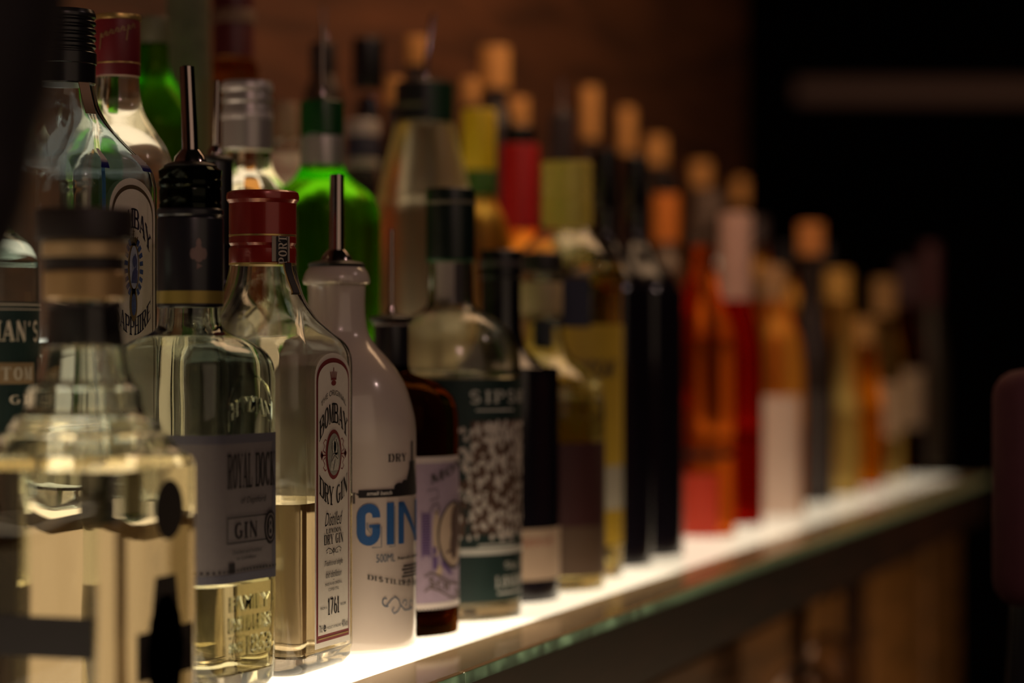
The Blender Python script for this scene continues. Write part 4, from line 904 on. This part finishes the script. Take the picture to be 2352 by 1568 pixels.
def far_front_row():
    rb = round_bottle; G = 'bottles at the far end of the front row'
    rb('aperitif_bottle', 'red-orange aperitif bottle with thin black ring, right after the black wine bottles', 1612, .640, 0,
       [(76, 1240), (76, 820), (74, 770), (64, 730), (48, 690), (36, 640), (30, 600), (27, 560)], glass('bitter_orange_liqueur', (.96, .42, .12), 1.33, .22),
       [P_cap(29, 562, 500, mat('brown_cap', (.10, .06, .04, 1), .5)), P_label(-72, 30, 1250, 1085, mat('scarlet_glow_patch', (.55, .035, .008, 1), .5)), P_label(-75, 75, 1050, 1032, BLACK, 'black_ring', .0005)], G)  # scarlet patch paints the red-orange glow of the glass foot
    rb('liqueur_bottle', 'dark red liqueur bottle with rose-beige foil, left of the cream-labelled bottle', 1690, .645, 0,
       [(62, 1215), (62, 860), (60, 800), (50, 740), (38, 690), (36, 620)], glass('dark_red_liqueur', (.70, .08, .03), 1.33, .25),
       [P_cap(38, 690, 490, PINKCAP, 'neck_foil'), P_label(-80, -10, 1215, 930, DKRED)], G)
    rb('spirit_bottle', 'amber bottle with tall cream-pink label, brightest of the far bottles', 1776, .640, 0,
       [(72, 1190), (71.5, 900), (70, 840), (62, 780), (44, 735), (30, 690)], WHISKY,
       [P_cap(30, 690, 610, mat('honey_foil', (.45, .26, .12, 1), .5), 'neck_foil'), P_label(-58, 55, 1182, 908, mat('cream_pink_paper', (.80, .62, .52, 1), .6))], G)
    rb('whisky_bottle', 'near-black bottle with orange cork top, right of the cream-labelled bottle', 1862, .645, 0,
       [(52, 1160), (52, 860), (48, 800), (38, 740), (28, 690), (26, 600)], mat('black_brown_glazed', (.02, .012, .010, 1), .3),
       [P_cap(30, 585, 512, CKM2, 'stopper'), P_label(-10, 60, 1130, 900, mat('charcoal_paper', (.045, .036, .035, 1), .6))], G)
    rb('liqueur_bottle', 'tall golden-yellow bottle with curved shoulders at the far end', 1925, .640, 0,
       [(50, 1145), (50, 980), (46, 900), (40, 800), (34, 740), (30, 690)], GOLDG, [P_cap(30, 690, 620, mat('golden_foil', (.50, .28, .06, 1), .5), 'neck_foil')], G)
    rb('aperitif_bottle', 'bright orange bottle at the far end, right of the golden-yellow one', 1985, .640, 0,
       [(44, 1130), (44, 960), (38, 900), (28, 840), (24, 790)], ORANGE, [P_cap(26, 790, 730, mat('amber_foil', (.40, .22, .07, 1), .5), 'neck_foil')], G)
    rb('spirit_bottle', 'beige-amber bottle with golden neck at the far end', 2030, .645, 0,
       [(42, 1118), (42, 880), (38, 820), (26, 760), (24, 720)], GOLDG, [P_cap(27, 722, 640, mat('dark_honey_foil', (.30, .17, .06, 1), .5), 'neck_foil'), P_label(-60, 60, 1000, 880, mat('beige_paper', (.45, .33, .22, 1), .6))], G)
    rb('liqueur_bottle', 'bottle with beige shoulders and deep red foot, second from the end of the row', 2083, .642, 0,
       [(40, 1104), (40, 860), (36, 800), (26, 740), (22, 700)], glass('deep_red_liqueur', (.80, .16, .04), 1.25, .03), [P_cap(24, 700, 600, mat('plum_foil', (.05, .022, .03, 1), .5), 'neck_foil'), P_label(-60, 60, 980, 850, mat('dull_beige_paper', (.36, .27, .19, 1), .6))], G)
    rb('wine_bottle', 'dim dark bottle with plum foil, last of the row', 2136, .645, 0,
       [(38, 1092), (38, 860), (32, 790), (24, 730), (20, 690)], mat('dim_green_brown_glazed', (.035, .028, .018, 1), .3), [P_cap(23, 700, 560, mat('plum_red_foil', (.07, .02, .028, 1), .5), 'neck_foil')], G)
STRAWL = glass('yellow_straw_spirit', (.97, .88, .60), 1.34)
CLEAR_THIN = glass('clear_thin_bottle_glass', (.84, .83, .77), 1.45, .12, .8)
CKM2 = mat('orange_cork', (.52, .20, .05, 1), .7)

red_capped_gin(); grey_label_gin(); foreground_bottle(); ceramic_bottle(); amber_pourer_bottle(); flowered_green_label_bottle(); black_tan_label_bottle(); maroon_label_bottle(); yellow_label_bottle()
black_wine(1388, .640, 110, 1300, 345, 27, 'tall black wine bottle with black foil, nearer of the two'); black_wine(1458, .642, 112, 1276, 362, 28, 'tall black wine bottle with black foil, farther of the two')
sapphire(); old_tom(); tier_bottles(); far_front_row()

# ================================================================== things around
# unidentified dark blur at the upper left, filled by an added hanging body
def near_dark_shape():
    o = thing('dark_hanging_shape', 'unidentified dark shape hanging very close at the upper left edge, far out of focus', 'blurred shape', (.80, .495, .225))
    body_round(o, [(.004, 0), (.010, .004), (.019, .025), (.0225, .047), (.029, .071), (.034, .10), (.038, .14), (.040, .22)], mat('dark_body_skin', (.012, .007, .008, 1), .7), 'dark_body')
    MB().tube([(0, 0, .21), (0, 0, 1.52)], .003, 8).build('cord', BLACK, o); return o
near_dark_shape()
# under the shelf: cupboard wall with tan boards, dark posts and a hanging wine glass
def under():
    o = thing('lower_cabinet', 'wooden cabinet under the shelf with tan door panels and dark gaps', 'cabinet', (0, 0, 0))
    CE = 4.02
    MB().box(BEG, CE, .625, .98, FLOOR_Z, -.0635).build('carcass', darkw, o, smooth=False)
    for a, b in ((1.2, 2.74), (2.80, 3.02), (3.22, 3.60), (3.68, 3.98)):
        bevel(MB().box(a, b, .610, .624, -.90, -.112).build('door', tanw, o, smooth=False), .003)
    return o
under()
def wineglass(px, u, y, lab):
    s, Y = spot(px, u)
    o = thing('wine_glass', lab, 'glass', (s, u, -.0625), 0, 'stemmed glasses hanging under the shelf')
    G = glass('wine_glass_glass', (.92, .90, .90), 1.35, .02)
    lathe([(.034, -.001), (.034, -.003), (.006, -.006), (.0035, -.012)][::-1], 'foot', G, o)
    MB().tube([(0, 0, -.010), (0, 0, -.075)], .0035, 10).build('stem', G, o)
    P = [(.004, -.074), (.018, -.080), (.032, -.095), (.038, -.115), (.037, -.140), (.032, -.165)]; I = [(r-.0012, z-.0012) for r, z in P[1:]]
    seq = P + [(.0308, -.165)] + I[::-1][1:]
    vs, fs = loft([(z, r, 1.0) for r, z in seq]); link('bowl', mesh(vs, fs), G, o, 50)
wineglass(1850, .545, 0, 'upside-down wine glass hanging under the shelf, nearer one'); wineglass(1905, .575, 0, 'upside-down wine glass hanging under the shelf, farther one')
MB_ = MB()
for u in (.530, .560, .590): MB_.box(2.6, 3.5, u-.003, u+.003, -.0712, -.0625)
tag(MB_.build('glass_rack', SATIN, smooth=False), 'dark metal rails holding stemmed glasses under the shelf', 'rack')
def stool():  # stool form added in place of an unidentified plum blur
    Yc = 1.85; Xc = (2395-CX)/F*Yc; x = ST*Xc + CT*Yc; y = -(CT*Xc - ST*Yc) + .145
    o = thing('stool_stand_in', 'dim plum stool standing in for an unidentified shape at the right edge beyond the shelf front', 'stool', (x, y, FLOOR_Z), math.pi)
    PL = mat('plum_fabric', (.11, .030, .042, 1), .8, var=.2)
    ob = MB().box(-.135, .135, -.135, .135, .78, .86).build('seat', PL, o); bevel(ob, .03, 4)
    ob = MB().box(-.15, .15, .125, .165, 1.13, 1.30).build('backrest', PL, o); bevel(ob, .022, 4)
    for sx in (-1, 1):
        for sy in (-1, 1): MB().tube([(sx*.11, sy*.11, .79), (sx*.13, sy*.13, 0.001)], .014, 10).build('leg', SATIN, o)
        MB().tube([(sx*.10, .128, .84), (sx*.10, .145, 1.16)], .010, 8).build('back_post', SATIN, o)
    MB().tube([(-.122, -.122, .30), (.122, -.122, .30), (.122, .122, .30), (-.122, .122, .30), (-.122, -.122, .30)], .008, 8).build('footrest', SATIN, o)
stool()
